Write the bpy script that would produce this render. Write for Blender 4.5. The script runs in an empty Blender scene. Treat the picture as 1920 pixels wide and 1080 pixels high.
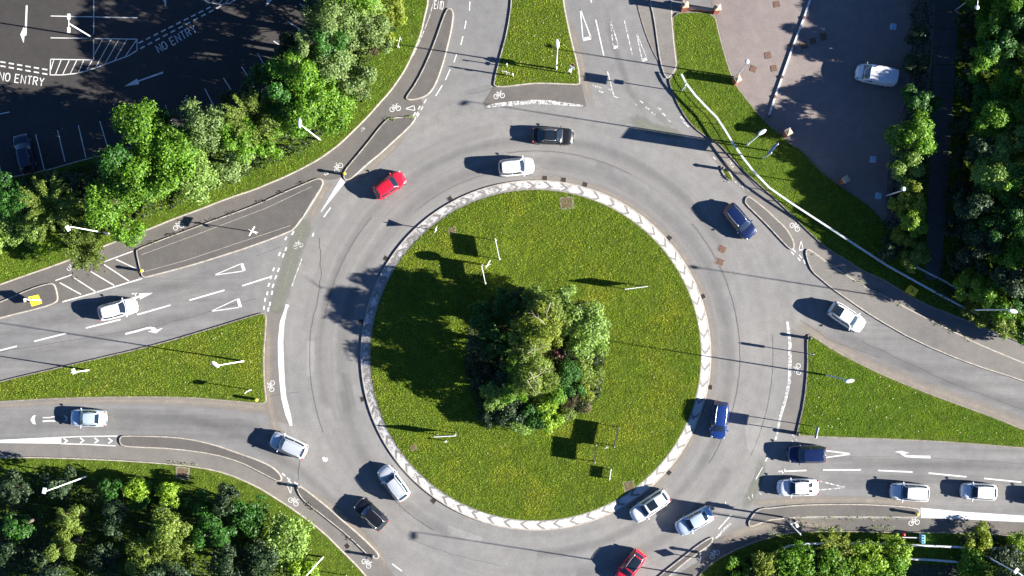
import bpy, bmesh, math, random
import numpy as np
from mathutils import Vector, Matrix, noise as mnoise

# ------------------------------------------------------------------ frame of reference
S = 16.5            # photograph pixels (1920 wide) per metre on the ground
H = 146.0           # height of the drone camera
CX, CY = 960.0, 540.0
NX, NY = 1015.0, 583.0   # pixel straight below the drone (uprights lean away from it)
SUN_EL, SUN_AZ = math.radians(20.5), math.atan2(-0.157, 1.0)
rnd = random.Random(7)
scene = bpy.context.scene
COL = scene.collection

# ------------------------------------------------------------------ camera
cam_d = bpy.data.cameras.new("camera")
cam = bpy.data.objects.new("camera", cam_d)
COL.objects.link(cam)
cam.location = ((NX - CX) / S, (CY - NY) / S, H)
cam.rotation_euler = (0, 0, 0)
cam_d.sensor_width = 36.0
cam_d.lens = 18.0 / ((960.0 / S) / H)
cam_d.clip_end = 3000
cam_d.clip_start = 1.0
cam_d.shift_x = (CX - NX) / 1920.0
cam_d.shift_y = (NY - CY) / 1920.0
scene.camera = cam

# ------------------------------------------------------------------ world, sun, exposure
world = bpy.data.worlds.new("World")
scene.world = world
world.use_nodes = True
wn = world.node_tree
wn.nodes.clear()
sky = wn.nodes.new("ShaderNodeTexSky")
sky.sky_type = 'NISHITA'
sky.sun_disc = False
sky.sun_elevation = SUN_EL
sky.sun_rotation = math.pi / 2 - SUN_AZ
sky.air_density = 0.55
sky.dust_density = 0.0
sky.ozone_density = 6.0
bgn = wn.nodes.new("ShaderNodeBackground")
bgn.inputs[1].default_value = 0.05
wo = wn.nodes.new("ShaderNodeOutputWorld")
wn.links.new(sky.outputs[0], bgn.inputs[0])
wn.links.new(bgn.outputs[0], wo.inputs[0])

sun_d = bpy.data.lights.new("sun", 'SUN')
sun_d.energy = 5.0
sun_d.angle = math.radians(0.5)
sun_d.color = (1.0, 0.95, 0.87)
sun = bpy.data.objects.new("sun", sun_d)
COL.objects.link(sun)
sdir = Vector((math.cos(SUN_AZ) * math.cos(SUN_EL), math.sin(SUN_AZ) * math.cos(SUN_EL), math.sin(SUN_EL)))
sun.rotation_euler = sdir.to_track_quat('Z', 'Y').to_euler()
sun.location = sdir * 200

vs = scene.view_settings
vs.view_transform = 'Standard'
vs.look = 'None'
vs.gamma = 1.0
vs.exposure = 1.9
vs.use_curve_mapping = False
scene.cycles.max_bounces = 5
scene.cycles.diffuse_bounces = 2
scene.cycles.glossy_bounces = 2
scene.cycles.transmission_bounces = 3
scene.cycles.transparent_max_bounces = 8

# ------------------------------------------------------------------ helpers
def P(px, py, z=0.0):
    """photograph pixel -> world point at height z"""
    k = (H - z) / H
    return Vector((((px - NX) * k + NX - CX) / S, ((NY - py) * k + CY - NY) / S, z))

def G(px, py):
    return ((px - CX) / S, (CY - py) / S)

RCX, RCY = G(1004.5, 666)

def tag(o, label=None, cat=None, group=None, kind=None):
    if label: o['label'] = label
    if cat: o['category'] = cat
    if group: o['group'] = group
    if kind: o['kind'] = kind
    return o

def empty(name, loc, rz=0.0):
    o = bpy.data.objects.new(name, None)
    o.empty_display_size = 0.3
    o.location = loc
    o.rotation_euler = (0, 0, rz)
    COL.objects.link(o)
    return o

def link(name, me, mat=None, parent=None, smooth=False):
    if mat is not None and len(me.materials) == 0:
        me.materials.append(mat)
    o = bpy.data.objects.new(name, me)
    COL.objects.link(o)
    if parent is not None:
        o.parent = parent
    if smooth:
        me.polygons.foreach_set('use_smooth', [True] * len(me.polygons))
    return o

def np_mesh(name, verts, faces_flat, nper):
    me = bpy.data.meshes.new(name)
    nv = len(verts)
    nf = len(faces_flat) // nper
    me.vertices.add(nv)
    me.vertices.foreach_set('co', np.asarray(verts, dtype=np.float32).ravel())
    me.loops.add(nf * nper)
    me.loops.foreach_set('vertex_index', np.asarray(faces_flat, dtype=np.int32))
    me.polygons.add(nf)
    me.polygons.foreach_set('loop_start', np.arange(0, nf * nper, nper, dtype=np.int32))
    me.update(calc_edges=True)
    return me

class MB:
    """collects simple shapes into one mesh"""
    def __init__(self):
        self.v = []; self.f = []
    def add(self, vs_, fs_):
        o = len(self.v)
        self.v += [tuple(v) for v in vs_]
        self.f += [tuple(i + o for i in f) for f in fs_]
        return self
    def box(self, c, s, rz=0.0, bev=0.0):
        x, y, z = s[0] / 2, s[1] / 2, s[2] / 2
        ca, sa = math.cos(rz), math.sin(rz)
        vs_ = []
        if bev <= 0:
            for dx, dy, dz in ((-x, -y, -z), (x, -y, -z), (x, y, -z), (-x, y, -z), (-x, -y, z), (x, -y, z), (x, y, z), (-x, y, z)):
                vs_.append((c[0] + dx * ca - dy * sa, c[1] + dx * sa + dy * ca, c[2] + dz))
            return self.add(vs_, [(0, 3, 2, 1), (4, 5, 6, 7), (0, 1, 5, 4), (1, 2, 6, 5), (2, 3, 7, 6), (3, 0, 4, 7)])
        b = bev
        ring = [(-x + b, -y), (x - b, -y), (x, -y + b), (x, y - b), (x - b, y), (-x + b, y), (-x, y - b), (-x, -y + b)]
        lv = [(-z, 1.0), (z - b, 1.0), (z, None)]
        for zz, k in lv:
            for (dx, dy) in ring:
                if k is None:
                    dx *= (x - b) / x; dy *= (y - b) / y
                vs_.append((c[0] + dx * ca - dy * sa, c[1] + dx * sa + dy * ca, c[2] + zz))
        fs = []
        for l in range(2):
            for i in range(8):
                j = (i + 1) % 8
                fs.append((l * 8 + i, l * 8 + j, l * 8 + 8 + j, l * 8 + 8 + i))
        fs.append(tuple(range(16, 24))); fs.append(tuple(reversed(range(8))))
        return self.add(vs_, fs)
    def tube(self, pts, radii, n=8, cap=True):
        pts = [Vector(p) for p in pts]
        if not hasattr(radii, '__len__'): radii = [radii] * len(pts)
        vs_, fs = [], []
        for i, p in enumerate(pts):
            d = (pts[min(i + 1, len(pts) - 1)] - pts[max(i - 1, 0)])
            if d.length < 1e-9: d = Vector((0, 0, 1))
            d.normalize()
            a = d.cross(Vector((0, 0, 1)) if abs(d.z) < 0.95 else Vector((1, 0, 0))).normalized()
            b = d.cross(a).normalized()
            for k in range(n):
                t = 2 * math.pi * k / n
                vs_.append(p + (a * math.cos(t) + b * math.sin(t)) * radii[i])
        for i in range(len(pts) - 1):
            for k in range(n):
                j = (k + 1) % n
                fs.append((i * n + k, i * n + j, (i + 1) * n + j, (i + 1) * n + k))
        if cap:
            fs.append(tuple(reversed(range(n))))
            fs.append(tuple(range((len(pts) - 1) * n, len(pts) * n)))
        return self.add(vs_, fs)
    def ell(self, c, r, rz=0.0, nu=12, nv=6):
        ca, sa = math.cos(rz), math.sin(rz)
        vs_, fs = [], []
        for i in range(nv + 1):
            ph = -math.pi / 2 + math.pi * i / nv
            for k in range(nu):
                t = 2 * math.pi * k / nu
                x, y, z = r[0] * math.cos(ph) * math.cos(t), r[1] * math.cos(ph) * math.sin(t), r[2] * math.sin(ph)
                vs_.append((c[0] + x * ca - y * sa, c[1] + x * sa + y * ca, c[2] + z))
        for i in range(nv):
            for k in range(nu):
                j = (k + 1) % nu
                fs.append((i * nu + k, i * nu + j, (i + 1) * nu + j, (i + 1) * nu + k))
        return self.add(vs_, fs)
    def poly(self, pts, z):
        return self.add([(p[0], p[1], z) for p in pts], [tuple(range(len(pts)))])
    def grid(self, rows):
        n, m = len(rows), len(rows[0])
        vs_ = [v for r in rows for v in r]
        fs = [(i * m + k, i * m + k + 1, (i + 1) * m + k + 1, (i + 1) * m + k) for i in range(n - 1) for k in range(m - 1)]
        return self.add(vs_, fs)
    def strip(self, pts, w, z):
        """flat band along a 2-D path"""
        pts = [Vector((p[0], p[1])) for p in pts]
        if not hasattr(w, '__len__'): w = [w] * len(pts)
        L, R = [], []
        for i, p in enumerate(pts):
            a = (p - pts[i - 1]).normalized() if i > 0 else None
            b = (pts[i + 1] - p).normalized() if i < len(pts) - 1 else None
            a = a or b; b = b or a
            t = (a + b)
            t = t.normalized() if t.length > 1e-6 else a
            nrm = Vector((-t.y, t.x))
            k = 1.0 / max(0.5, abs(t.dot(a)))
            L.append(p + nrm * w[i] / 2 * k); R.append(p - nrm * w[i] / 2 * k)
        n = len(pts)
        vs_ = [(q.x, q.y, z) for q in L] + [(q.x, q.y, z) for q in R]
        return self.add(vs_, [(n + i, n + i + 1, i + 1, i) for i in range(n - 1)])
    def mesh(self, name):
        me = bpy.data.meshes.new(name)
        me.from_pydata(self.v, [], self.f)
        me.update()
        return me
    def build(self, name, mat, parent=None, smooth=False):
        return link(name, self.mesh(name), mat, parent, smooth)

def chaikin(poly, n=1, closed=True):
    pts = [tuple(p) for p in poly]
    for _ in range(n):
        out = []
        m = len(pts)
        rng = range(m) if closed else range(m - 1)
        if not closed: out.append(pts[0])
        for i in rng:
            a, b = pts[i], pts[(i + 1) % m]
            out.append((a[0] * .75 + b[0] * .25, a[1] * .75 + b[1] * .25))
            out.append((a[0] * .25 + b[0] * .75, a[1] * .25 + b[1] * .75))
        if not closed: out.append(pts[-1])
        pts = out
    return pts

def area(p):
    return 0.5 * sum(p[i][0] * p[(i + 1) % len(p)][1] - p[(i + 1) % len(p)][0] * p[i][1] for i in range(len(p)))

def inset(poly, d):
    n = len(poly)
    out = []
    for i in range(n):
        a, b, c = Vector(poly[i - 1]), Vector(poly[i]), Vector(poly[(i + 1) % n])
        e1, e2 = (b - a), (c - b)
        if e1.length < 1e-6 or e2.length < 1e-6:
            out.append(tuple(b)); continue
        e1.normalize(); e2.normalize()
        n1, n2 = Vector((-e1.y, e1.x)), Vector((-e2.y, e2.x))
        m = n1 + n2
        if m.length < 1e-4: m = n1
        m.normalize()
        k = 1.0 / max(0.45, m.dot(n1))
        q = b + m * d * k
        out.append((q.x, q.y))
    return out

def inside(pts, poly):
    x, y = pts[:, 0], pts[:, 1]
    r = np.zeros(len(pts), bool)
    n = len(poly)
    for i in range(n):
        x1, y1 = poly[i]; x2, y2 = poly[(i + 1) % n]
        if y1 == y2: continue
        c = ((y1 > y) != (y2 > y)) & (x < (x2 - x1) * (y - y1) / (y2 - y1) + x1)
        r ^= c
    return r

# ------------------------------------------------------------------ materials
class NT:
    def __init__(self, name):
        self.m = bpy.data.materials.new(name)
        self.m.use_nodes = True
        self.t = self.m.node_tree
        self.t.nodes.clear()
        self.out = self.t.nodes.new("ShaderNodeOutputMaterial")
    def n(self, typ, props=None, **inp):
        nd = self.t.nodes.new(typ)
        for k, v in (props or {}).items(): setattr(nd, k, v)
        for k, v in inp.items():
            key = int(k[1:]) if k[0] == 'i' and k[1:].isdigit() else k.replace('_', ' ')
            if isinstance(v, bpy.types.NodeSocket): self.t.links.new(v, nd.inputs[key])
            else: nd.inputs[key].default_value = v
        return nd
    def math(self, op, a, b=0.0, c=0.0, clamp=False):
        return self.n("ShaderNodeMath", {'operation': op, 'use_clamp': clamp}, i0=a, i1=b, i2=c).outputs[0]
    def noise(self, scale, detail=3.0, rough=0.55, vec=None, out=0):
        kw = dict(Scale=scale, Detail=detail, Roughness=rough)
        if vec is not None: kw['Vector'] = vec
        return self.n("ShaderNodeTexNoise", None, **kw).outputs[out]
    def ramp(self, fac, stops):
        nd = self.n("ShaderNodeValToRGB", None, Fac=fac)
        cr = nd.color_ramp
        while len(cr.elements) < len(stops): cr.elements.new(0.5)
        for e, (p, c) in zip(cr.elements, stops):
            e.position = p
            e.color = (c[0], c[1], c[2], 1) if hasattr(c, '__len__') else (c, c, c, 1)
        return nd.outputs[0]
    def mix(self, fac, a, b, mode='MIX'):
        nd = self.n("ShaderNodeMix", {'data_type': 'RGBA', 'blend_type': mode})
        for idx, v in ((0, fac), (6, a), (7, b)):
            if isinstance(v, bpy.types.NodeSocket): self.t.links.new(v, nd.inputs[idx])
            elif idx == 0: nd.inputs[0].default_value = v
            else: nd.inputs[idx].default_value = (v[0], v[1], v[2], 1)
        return nd.outputs[2]
    def pos(self):
        return self.n("ShaderNodeNewGeometry").outputs[0]
    def bsdf(self, color, rough=0.8, spec=0.3, metal=0.0, coat=0.0, normal=None, coat_rough=0.05):
        nd = self.n("ShaderNodeBsdfPrincipled")
        def setv(k, v):
            if isinstance(v, bpy.types.NodeSocket): self.t.links.new(v, nd.inputs[k])
            elif hasattr(v, '__len__'): nd.inputs[k].default_value = (v[0], v[1], v[2], 1)
            else: nd.inputs[k].default_value = v
        setv('Base Color', color); setv('Roughness', rough); setv('Specular IOR Level', spec)
        setv('Metallic', metal); setv('Coat Weight', coat); setv('Coat Roughness', coat_rough)
        if normal is not None: self.t.links.new(normal, nd.inputs['Normal'])
        return nd.outputs[0]
    def bump(self, height, strength=0.3, dist=0.05):
        return self.n("ShaderNodeBump", None, Strength=strength, Distance=dist, Height=height).outputs[0]
    def done(self, shader):
        self.t.links.new(shader, self.out.inputs[0])
        return self.m

def v3(c, k): return (c[0] * k, c[1] * k, c[2] * k)

def mk_asphalt(name, base, vary=0.18, polar=False, grain=0.35, tint=(1.02, 1.0, 0.96), spec=0.25):
    t = NT(name)
    p = t.pos()
    big = t.noise(0.10, 5, 0.6, p)
    mid = t.noise(0.9, 4, 0.6, p)
    fine = t.noise(9.0, 2, 0.7, p)
    c = t.ramp(big, [(0.3, v3(base, 1 - vary)), (0.7, v3((base[0] * tint[0], base[1] * tint[1], base[2] * tint[2]), 1 + vary))])
    f2 = t.ramp(mid, [(0.3, 0.90), (0.7, 1.08)])
    c = t.mix(1.0, c, f2, 'MULTIPLY')
    f3 = t.ramp(fine, [(0.25, 1 - grain * 0.7), (0.75, 1 + grain * 0.7)])
    c = t.mix(1.0, c, f3, 'MULTIPLY')
    if polar:
        sep = t.n("ShaderNodeSeparateXYZ", None, Vector=p)
        dx = t.math('SUBTRACT', sep.outputs[0], RCX)
        dy = t.math('SUBTRACT', sep.outputs[1], RCY)
        r = t.math('SQRT', t.math('ADD', t.math('MULTIPLY', dx, dx), t.math('MULTIPLY', dy, dy)))
        th = t.math('ARCTAN2', dy, dx)
        pv = t.n("ShaderNodeCombineXYZ", None, X=t.math('MULTIPLY', r, 0.75), Y=t.math('MULTIPLY', th, 1.7), Z=0.0).outputs[0]
        pn = t.noise(1.0, 4, 0.6, pv)
        ring = t.ramp(pn, [(0.32, 0.90), (0.68, 1.07)])
        near = t.math('SMOOTH_MIN', 1.0, t.math('MULTIPLY', t.math('SUBTRACT', 35.0, r), 0.35, clamp=True), 0.1)
        c = t.mix(near, c, t.mix(1.0, c, ring, 'MULTIPLY'))
        lv = t.n("ShaderNodeCombineXYZ", None, X=t.math('MULTIPLY', sep.outputs[0], 0.035), Y=t.math('MULTIPLY', sep.outputs[1], 0.8), Z=3.0).outputs[0]
        ln = t.noise(1.0, 3, 0.6, lv)
        lin = t.ramp(ln, [(0.35, 0.82), (0.65, 1.1)])
        far = t.math('MULTIPLY', t.math('SUBTRACT', t.math('ABSOLUTE', dx), 31.0), 0.25, clamp=True)
        c = t.mix(far, c, t.mix(1.0, c, lin, 'MULTIPLY'))
        # greyer, darker carriageway on the western approach and paler, sandier ring
        warm = t.math('MULTIPLY', t.math('SUBTRACT', 34.0, r), 0.2, clamp=True)
        c = t.mix(warm, t.mix(1.0, c, (0.86, 0.87, 0.89), 'MULTIPLY'), c)
    b = t.bump(fine, 0.35, 0.02)
    return t.done(t.bsdf(c, 0.85, spec, normal=b))

def mk_simple(name, color, rough=0.5, spec=0.4, metal=0.0, coat=0.0, vary=0.12, scale=3.0):
    t = NT(name)
    n1 = t.noise(scale, 4, 0.6, t.pos())
    c = t.ramp(n1, [(0.3, v3(color, 1 - vary)), (0.7, v3(color, 1 + vary))])
    return t.done(t.bsdf(c, rough, spec, metal, coat))

def mk_paint(name, wear):
    """thermoplastic road paint, worn through to what lies below"""
    t = NT(name)
    p = t.pos()
    n1 = t.noise(2.6, 5, 0.75, p)
    n2 = t.noise(14.0, 3, 0.7, p)
    n = t.math('ADD', t.math('MULTIPLY', n1, 0.6), t.math('MULTIPLY', n2, 0.4))
    th = 0.30 + wear * 0.25
    a = t.math('MULTIPLY', t.math('SUBTRACT', n, th), 14.0, clamp=True)
    c = t.ramp(t.noise(1.3, 3, 0.6, p), [(0.3, (0.56, 0.55, 0.53)), (0.7, (0.74, 0.73, 0.70))])
    sh = t.bsdf(c, 0.6, 0.3)
    tr = t.n("ShaderNodeBsdfTransparent").outputs[0]
    mx = t.n("ShaderNodeMixShader", None, i0=a, i1=tr, i2=sh).outputs[0]
    return t.done(mx)

def mk_soft(name, color, strength=0.8, scale=0.7, color2=None):
    """dust, tyre grime or worn surfacing: thins out towards the edge of its strip (attribute 'fade') and in patches"""
    t = NT(name)
    p = t.pos()
    at = t.n("ShaderNodeAttribute", {'attribute_name': 'fade'}).outputs[2]
    n1 = t.noise(scale, 5, 0.7, p)
    k = t.math('MULTIPLY', t.math('ADD', at, t.math('MULTIPLY', t.math('SUBTRACT', n1, 0.5), 1.4)), strength, clamp=True)
    k = t.math('MULTIPLY', k, t.math('MULTIPLY', at, 3.0, clamp=True))
    k = t.math('MINIMUM', k, 0.9)
    g = t.ramp(t.noise(8.0, 2, 0.7, p), [(0.3, v3(color, 0.8)), (0.7, v3(color2 or color, 1.15))])
    sh = t.bsdf(g, 0.9, 0.2)
    tr = t.n("ShaderNodeBsdfTransparent").outputs[0]
    return t.done(t.n("ShaderNodeMixShader", None, i0=k, i1=tr, i2=sh).outputs[0])

def mk_leaf(name, c1, c2, trans=0.35, patch=0.25, spec=0.4):
    t = NT(name)
    rp = t.n("ShaderNodeNewGeometry").outputs['Random Per Island']
    c = t.ramp(rp, [(0.0, c1), (0.55, tuple((a + b) / 2 for a, b in zip(c1, c2))), (1.0, c2)])
    pn = t.noise(patch, 3, 0.5, t.pos())
    c = t.mix(1.0, c, t.ramp(pn, [(0.3, 0.80), (0.7, 1.15)]), 'MULTIPLY')
    d = t.bsdf(c, 0.55, spec)
    tl = t.n("ShaderNodeBsdfTranslucent", None, Color=t.mix(1.0, c, (1.25, 1.35, 0.45), 'MULTIPLY')).outputs[0]
    return t.done(t.n("ShaderNodeMixShader", None, i0=trans, i1=d, i2=tl).outputs[0])

def mk_grass(name, c1, c2, c3):
    t = NT(name)
    rp = t.n("ShaderNodeNewGeometry").outputs['Random Per Island']
    p = t.pos()
    c = t.ramp(rp, [(0.0, c1), (0.7, c2), (1.0, c3)])
    big = t.noise(0.16, 5, 0.65, p)
    c = t.mix(t.math('MULTIPLY', t.math('SUBTRACT', big, 0.48), 5.0, clamp=True), c, t.mix(1.0, c, (1.75, 1.28, 1.6), 'MULTIPLY'))
    g2 = t.noise(0.42, 4, 0.6, p)
    c = t.mix(t.math('MULTIPLY', t.math('SUBTRACT', g2, 0.52), 5.0, clamp=True), c, t.mix(1.0, c, (0.66, 0.84, 0.8), 'MULTIPLY'))
    c = t.mix(1.0, c, t.ramp(t.noise(1.3, 4, 0.7, p), [(0.3, 0.7), (0.7, 1.25)]), 'MULTIPLY')
    d = t.bsdf(c, 0.6, 0.25)
    tl = t.n("ShaderNodeBsdfTranslucent", None, Color=t.mix(1.0, c, (1.2, 1.3, 0.5), 'MULTIPLY')).outputs[0]
    return t.done(t.n("ShaderNodeMixShader", None, i0=0.3, i1=d, i2=tl).outputs[0])

def mk_apron():
    """white painted sloping block apron with chevron gaps, flaking where the grass meets it"""
    t = NT("apron_blocks")
    p = t.pos()
    sep = t.n("ShaderNodeSeparateXYZ", None, Vector=p)
    dx = t.math('SUBTRACT', sep.outputs[0], RCX); dy = t.math('SUBTRACT', sep.outputs[1], RCY)
    r = t.math('SQRT', t.math('ADD', t.math('MULTIPLY', dx, dx), t.math('MULTIPLY', dy, dy)))
    th = t.math('ARCTAN2', dy, dx)
    v = t.math('DIVIDE', t.math('SUBTRACT', r, 18.73), 1.0)
    k = t.math('ABSOLUTE', t.math('SUBTRACT', v, 0.5))
    wob = t.math('MULTIPLY', t.math('SUBTRACT', t.noise(3.0, 3, 0.6, p), 0.5), 0.22)
    ph = t.math('ADD', t.math('SUBTRACT', t.math('MULTIPLY', th, 64 / (2 * math.pi)), t.math('MULTIPLY', k, 0.75)), wob)
    fr = t.math('FRACT', t.math('ADD', ph, 100.0))
    gap = t.math('LESS_THAN', fr, 0.22)
    wear = t.math('ADD', t.math('MULTIPLY', t.noise(1.6, 5, 0.75, p), 0.6), t.math('MULTIPLY', t.noise(9.0, 3, 0.7, p), 0.4))
    side = t.math('MULTIPLY', t.math('ADD', t.math('COSINE', t.math('SUBTRACT', th, 2.6)), 0.2, clamp=True), 0.10)
    inner = t.math('MULTIPLY', t.math('SUBTRACT', 0.32, v, clamp=True), 0.75)
    worn = t.math('LESS_THAN', wear, t.math('ADD', t.math('ADD', 0.40, side), inner))
    f = t.math('MAXIMUM', t.math('MULTIPLY', gap, 0.92), t.math('MULTIPLY', worn, 0.85))
    blk = t.ramp(t.noise(6.0, 3, 0.6, p), [(0.3, (0.14, 0.13, 0.12)), (0.7, (0.26, 0.24, 0.22))])
    wht = t.ramp(t.noise(0.8, 4, 0.6, p), [(0.3, (0.46, 0.45, 0.43)), (0.7, (0.66, 0.65, 0.62))])
    c = t.mix(f, wht, blk)
    return t.done(t.bsdf(c, 0.75, 0.2))

def mk_carpaint(name, color, metal=0.0, rough=0.35):
    t = NT(name)
    n1 = t.noise(5.0, 3, 0.6, t.pos())
    c = t.ramp(n1, [(0.3, v3(color, 0.94)), (0.7, v3(color, 1.04))])
    return t.done(t.bsdf(c, rough, 0.5, metal, 1.0))

M = {}
M['road'] = mk_asphalt("road_asphalt", (0.222, 0.218, 0.214), 0.09, polar=True)
M['path'] = mk_asphalt("path_asphalt", (0.135, 0.126, 0.118), 0.16)
M['path_light'] = mk_asphalt("path_asphalt_pale", (0.178, 0.168, 0.158), 0.14)
M['island'] = mk_asphalt("island_asphalt", (0.115, 0.108, 0.103), 0.15)
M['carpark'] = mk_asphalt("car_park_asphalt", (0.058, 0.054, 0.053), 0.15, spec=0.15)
M['yard'] = mk_asphalt("yard_asphalt", (0.222, 0.190, 0.180), 0.14)
M['slab'] = mk_asphalt("step_concrete", (0.10, 0.10, 0.105), 0.2)
M['soil'] = mk_simple("soil_turf", (0.075, 0.105, 0.014), 0.95, 0.1, vary=0.35, scale=1.5)
M['bed'] = mk_simple('bed_earth', (0.045, 0.055, 0.02), 0.95, 0.1, vary=0.4, scale=1.2)
M['ground'] = mk_simple("rough_ground", (0.035, 0.05, 0.018), 0.95, 0.1, vary=0.4, scale=0.4)
M['kerb'] = mk_simple("kerb_concrete", (0.40, 0.36, 0.31), 0.85, 0.2, vary=0.3, scale=2.2)
M['kerb_dark'] = mk_simple("kerb_old", (0.24, 0.21, 0.18), 0.9, 0.2, vary=0.35, scale=2.2)
M['apron'] = mk_apron()
M['paint'] = mk_paint("road_paint", 0.15)
M['paint_worn'] = mk_paint("road_paint_worn", 0.62)
M['paint_faint'] = mk_paint("road_paint_faint", 0.86)
M['dust'] = mk_soft("gutter_dust", (0.33, 0.285, 0.235), 0.7, 0.9)
M['grime'] = mk_soft("tyre_grime", (0.145, 0.142, 0.14), 0.20, 0.25)
M['pale'] = mk_soft("polished_surface", (0.33, 0.315, 0.30), 0.5, 0.3)
M['green_patch'] = mk_soft("faded_green_surfacing", (0.19, 0.20, 0.155), 0.75, 1.2, (0.23, 0.235, 0.19))
M['crack'] = mk_simple("crack_filler", (0.07, 0.068, 0.066), 0.9, 0.1)
M['iron'] = mk_simple("cast_iron", (0.045, 0.040, 0.038), 0.7, 0.4, 0.3)
M['rust'] = mk_simple("rusty_cover", (0.16, 0.10, 0.075), 0.9, 0.2, vary=0.3, scale=5)
M['grass'] = mk_grass("grass_blades", (0.180, 0.270, 0.014), (0.235, 0.340, 0.022), (0.31, 0.40, 0.040))
M['grass_lush'] = mk_grass("grass_lush", (0.120, 0.250, 0.009), (0.170, 0.330, 0.014), (0.23, 0.38, 0.028))
M['steel'] = mk_simple("galvanised_steel", (0.55, 0.56, 0.57), 0.45, 0.5, 0.25, vary=0.08)
M['white_metal'] = mk_simple("white_painted_metal", (0.78, 0.78, 0.77), 0.4, 0.5, vary=0.05)
M['pale_rail'] = mk_simple("pale_rail", (0.62, 0.65, 0.66), 0.45, 0.5, 0.1, vary=0.15)
M['dark_metal'] = mk_simple("dark_metal", (0.05, 0.05, 0.055), 0.5, 0.5)
M['blue_sign'] = mk_simple("blue_sign", (0.03, 0.09, 0.35), 0.4, 0.5, vary=0.04)
M['green_sign'] = mk_simple("green_sign", (0.02, 0.16, 0.08), 0.4, 0.5, vary=0.04)
M['yellow'] = mk_simple("yellow_plastic", (0.75, 0.52, 0.02), 0.5, 0.4, vary=0.06)
M['red'] = mk_simple("red_paint", (0.45, 0.03, 0.03), 0.5, 0.4)
M['blue_box'] = mk_simple("pale_blue_plastic", (0.25, 0.55, 0.75), 0.5, 0.4)
M['lens'] = mk_simple("lantern_glass", (0.7, 0.7, 0.68), 0.2, 0.6, vary=0.03)
M['brick'] = mk_simple("red_brick", (0.30, 0.10, 0.06), 0.9, 0.2, vary=0.3, scale=8)
M['cap'] = mk_simple("sandstone_cap", (0.48, 0.38, 0.27), 0.9, 0.2)
M['bark'] = mk_simple("bark", (0.14, 0.11, 0.085), 0.9, 0.2, vary=0.3, scale=4)
M['bark_pale'] = mk_simple("bare_pale_bark", (0.42, 0.37, 0.28), 0.9, 0.2, vary=0.2, scale=4)
M['tyre'] = mk_simple("tyre_rubber", (0.02, 0.02, 0.02), 0.8, 0.3)
M['rim'] = mk_simple("alloy_rim", (0.45, 0.46, 0.48), 0.35, 0.5, 0.7)
M['glass'] = NT("car_glass"); M['glass'] = M['glass'].done(M['glass'].bsdf((0.012, 0.02, 0.03), 0.06, 0.8, 0.0, 0.6))
M['headlight'] = mk_simple("headlight_lens", (0.33, 0.36, 0.39), 0.15, 0.6, 0.2, vary=0.03)
M['taillight'] = mk_simple("tail_light_lens", (0.42, 0.012, 0.02), 0.2, 0.6, vary=0.03)
M['trim'] = mk_simple("black_trim", (0.015, 0.015, 0.017), 0.5, 0.4)
M['chrome'] = mk_simple("bright_trim", (0.7, 0.71, 0.73), 0.25, 0.5, 0.7, vary=0.03)
PAINTS = {
    'white': mk_carpaint("car_white", (0.76, 0.77, 0.78)),
    'silver': mk_carpaint("car_silver", (0.64, 0.68, 0.72), 0.35, 0.3),
    'ice': mk_carpaint("car_ice_blue", (0.58, 0.69, 0.79), 0.3, 0.3),
    'red': mk_carpaint("car_red", (0.50, 0.012, 0.035)),
    'blue': mk_carpaint("car_dark_blue", (0.004, 0.015, 0.075), 0.2),
    'royal': mk_carpaint("car_blue", (0.008, 0.038, 0.19), 0.2),
    'navy': mk_carpaint("car_navy", (0.010, 0.018, 0.05), 0.2),
    'black': mk_carpaint("car_black", (0.008, 0.008, 0.010)),
}
LEAF = {
    'bright': mk_leaf("leaf_bright", (0.054, 0.150, 0.010), (0.204, 0.372, 0.026)),
    'fresh': mk_leaf("leaf_fresh", (0.091, 0.182, 0.029), (0.325, 0.455, 0.104)),
    'greygreen': mk_leaf("leaf_grey_green", (0.065, 0.125, 0.025), (0.235, 0.320, 0.100), 0.28),
    'olive': mk_leaf("leaf_olive", (0.085, 0.140, 0.018), (0.235, 0.310, 0.050)),
    'deep': mk_leaf("leaf_deep", (0.017, 0.072, 0.007), (0.054, 0.168, 0.017), 0.25),
    'dark': mk_leaf("leaf_dark", (0.014, 0.036, 0.012), (0.045, 0.080, 0.028), 0.22),  # dark green; also carries painted shade in the woods
    'yellow': mk_leaf("leaf_yellow_green", (0.115, 0.170, 0.015), (0.320, 0.370, 0.040)),
    'lime': mk_leaf("leaf_lime", (0.120, 0.228, 0.014), (0.336, 0.480, 0.036)),
    'brown': mk_leaf("leaf_brown", (0.060, 0.050, 0.020), (0.150, 0.120, 0.060), 0.2),
    'maroon': mk_leaf("leaf_maroon", (0.060, 0.015, 0.020), (0.15, 0.045, 0.050), 0.2),
    'under': mk_leaf("leaf_undergrowth", (0.012, 0.030, 0.010), (0.050, 0.085, 0.030), 0.2),
}

# ------------------------------------------------------------------ ground, road
gb = MB(); gb.add([(-900, -900, -0.08), (900, -900, -0.08), (900, 900, -0.08), (-900, 900, -0.08)], [(0, 1, 2, 3)])
tag(gb.build('ground', M['ground']), 'rough open ground around and beyond the junction', 'ground', kind='structure')
rb = MB(); rb.poly([G(-500, 1500), G(2420, 1500), G(2420, -420), G(-500, -420)], 0.0)
road = tag(rb.build('road', M['road']), 'grey asphalt roundabout carriageway with its five approach roads', 'road', kind='structure')

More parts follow.
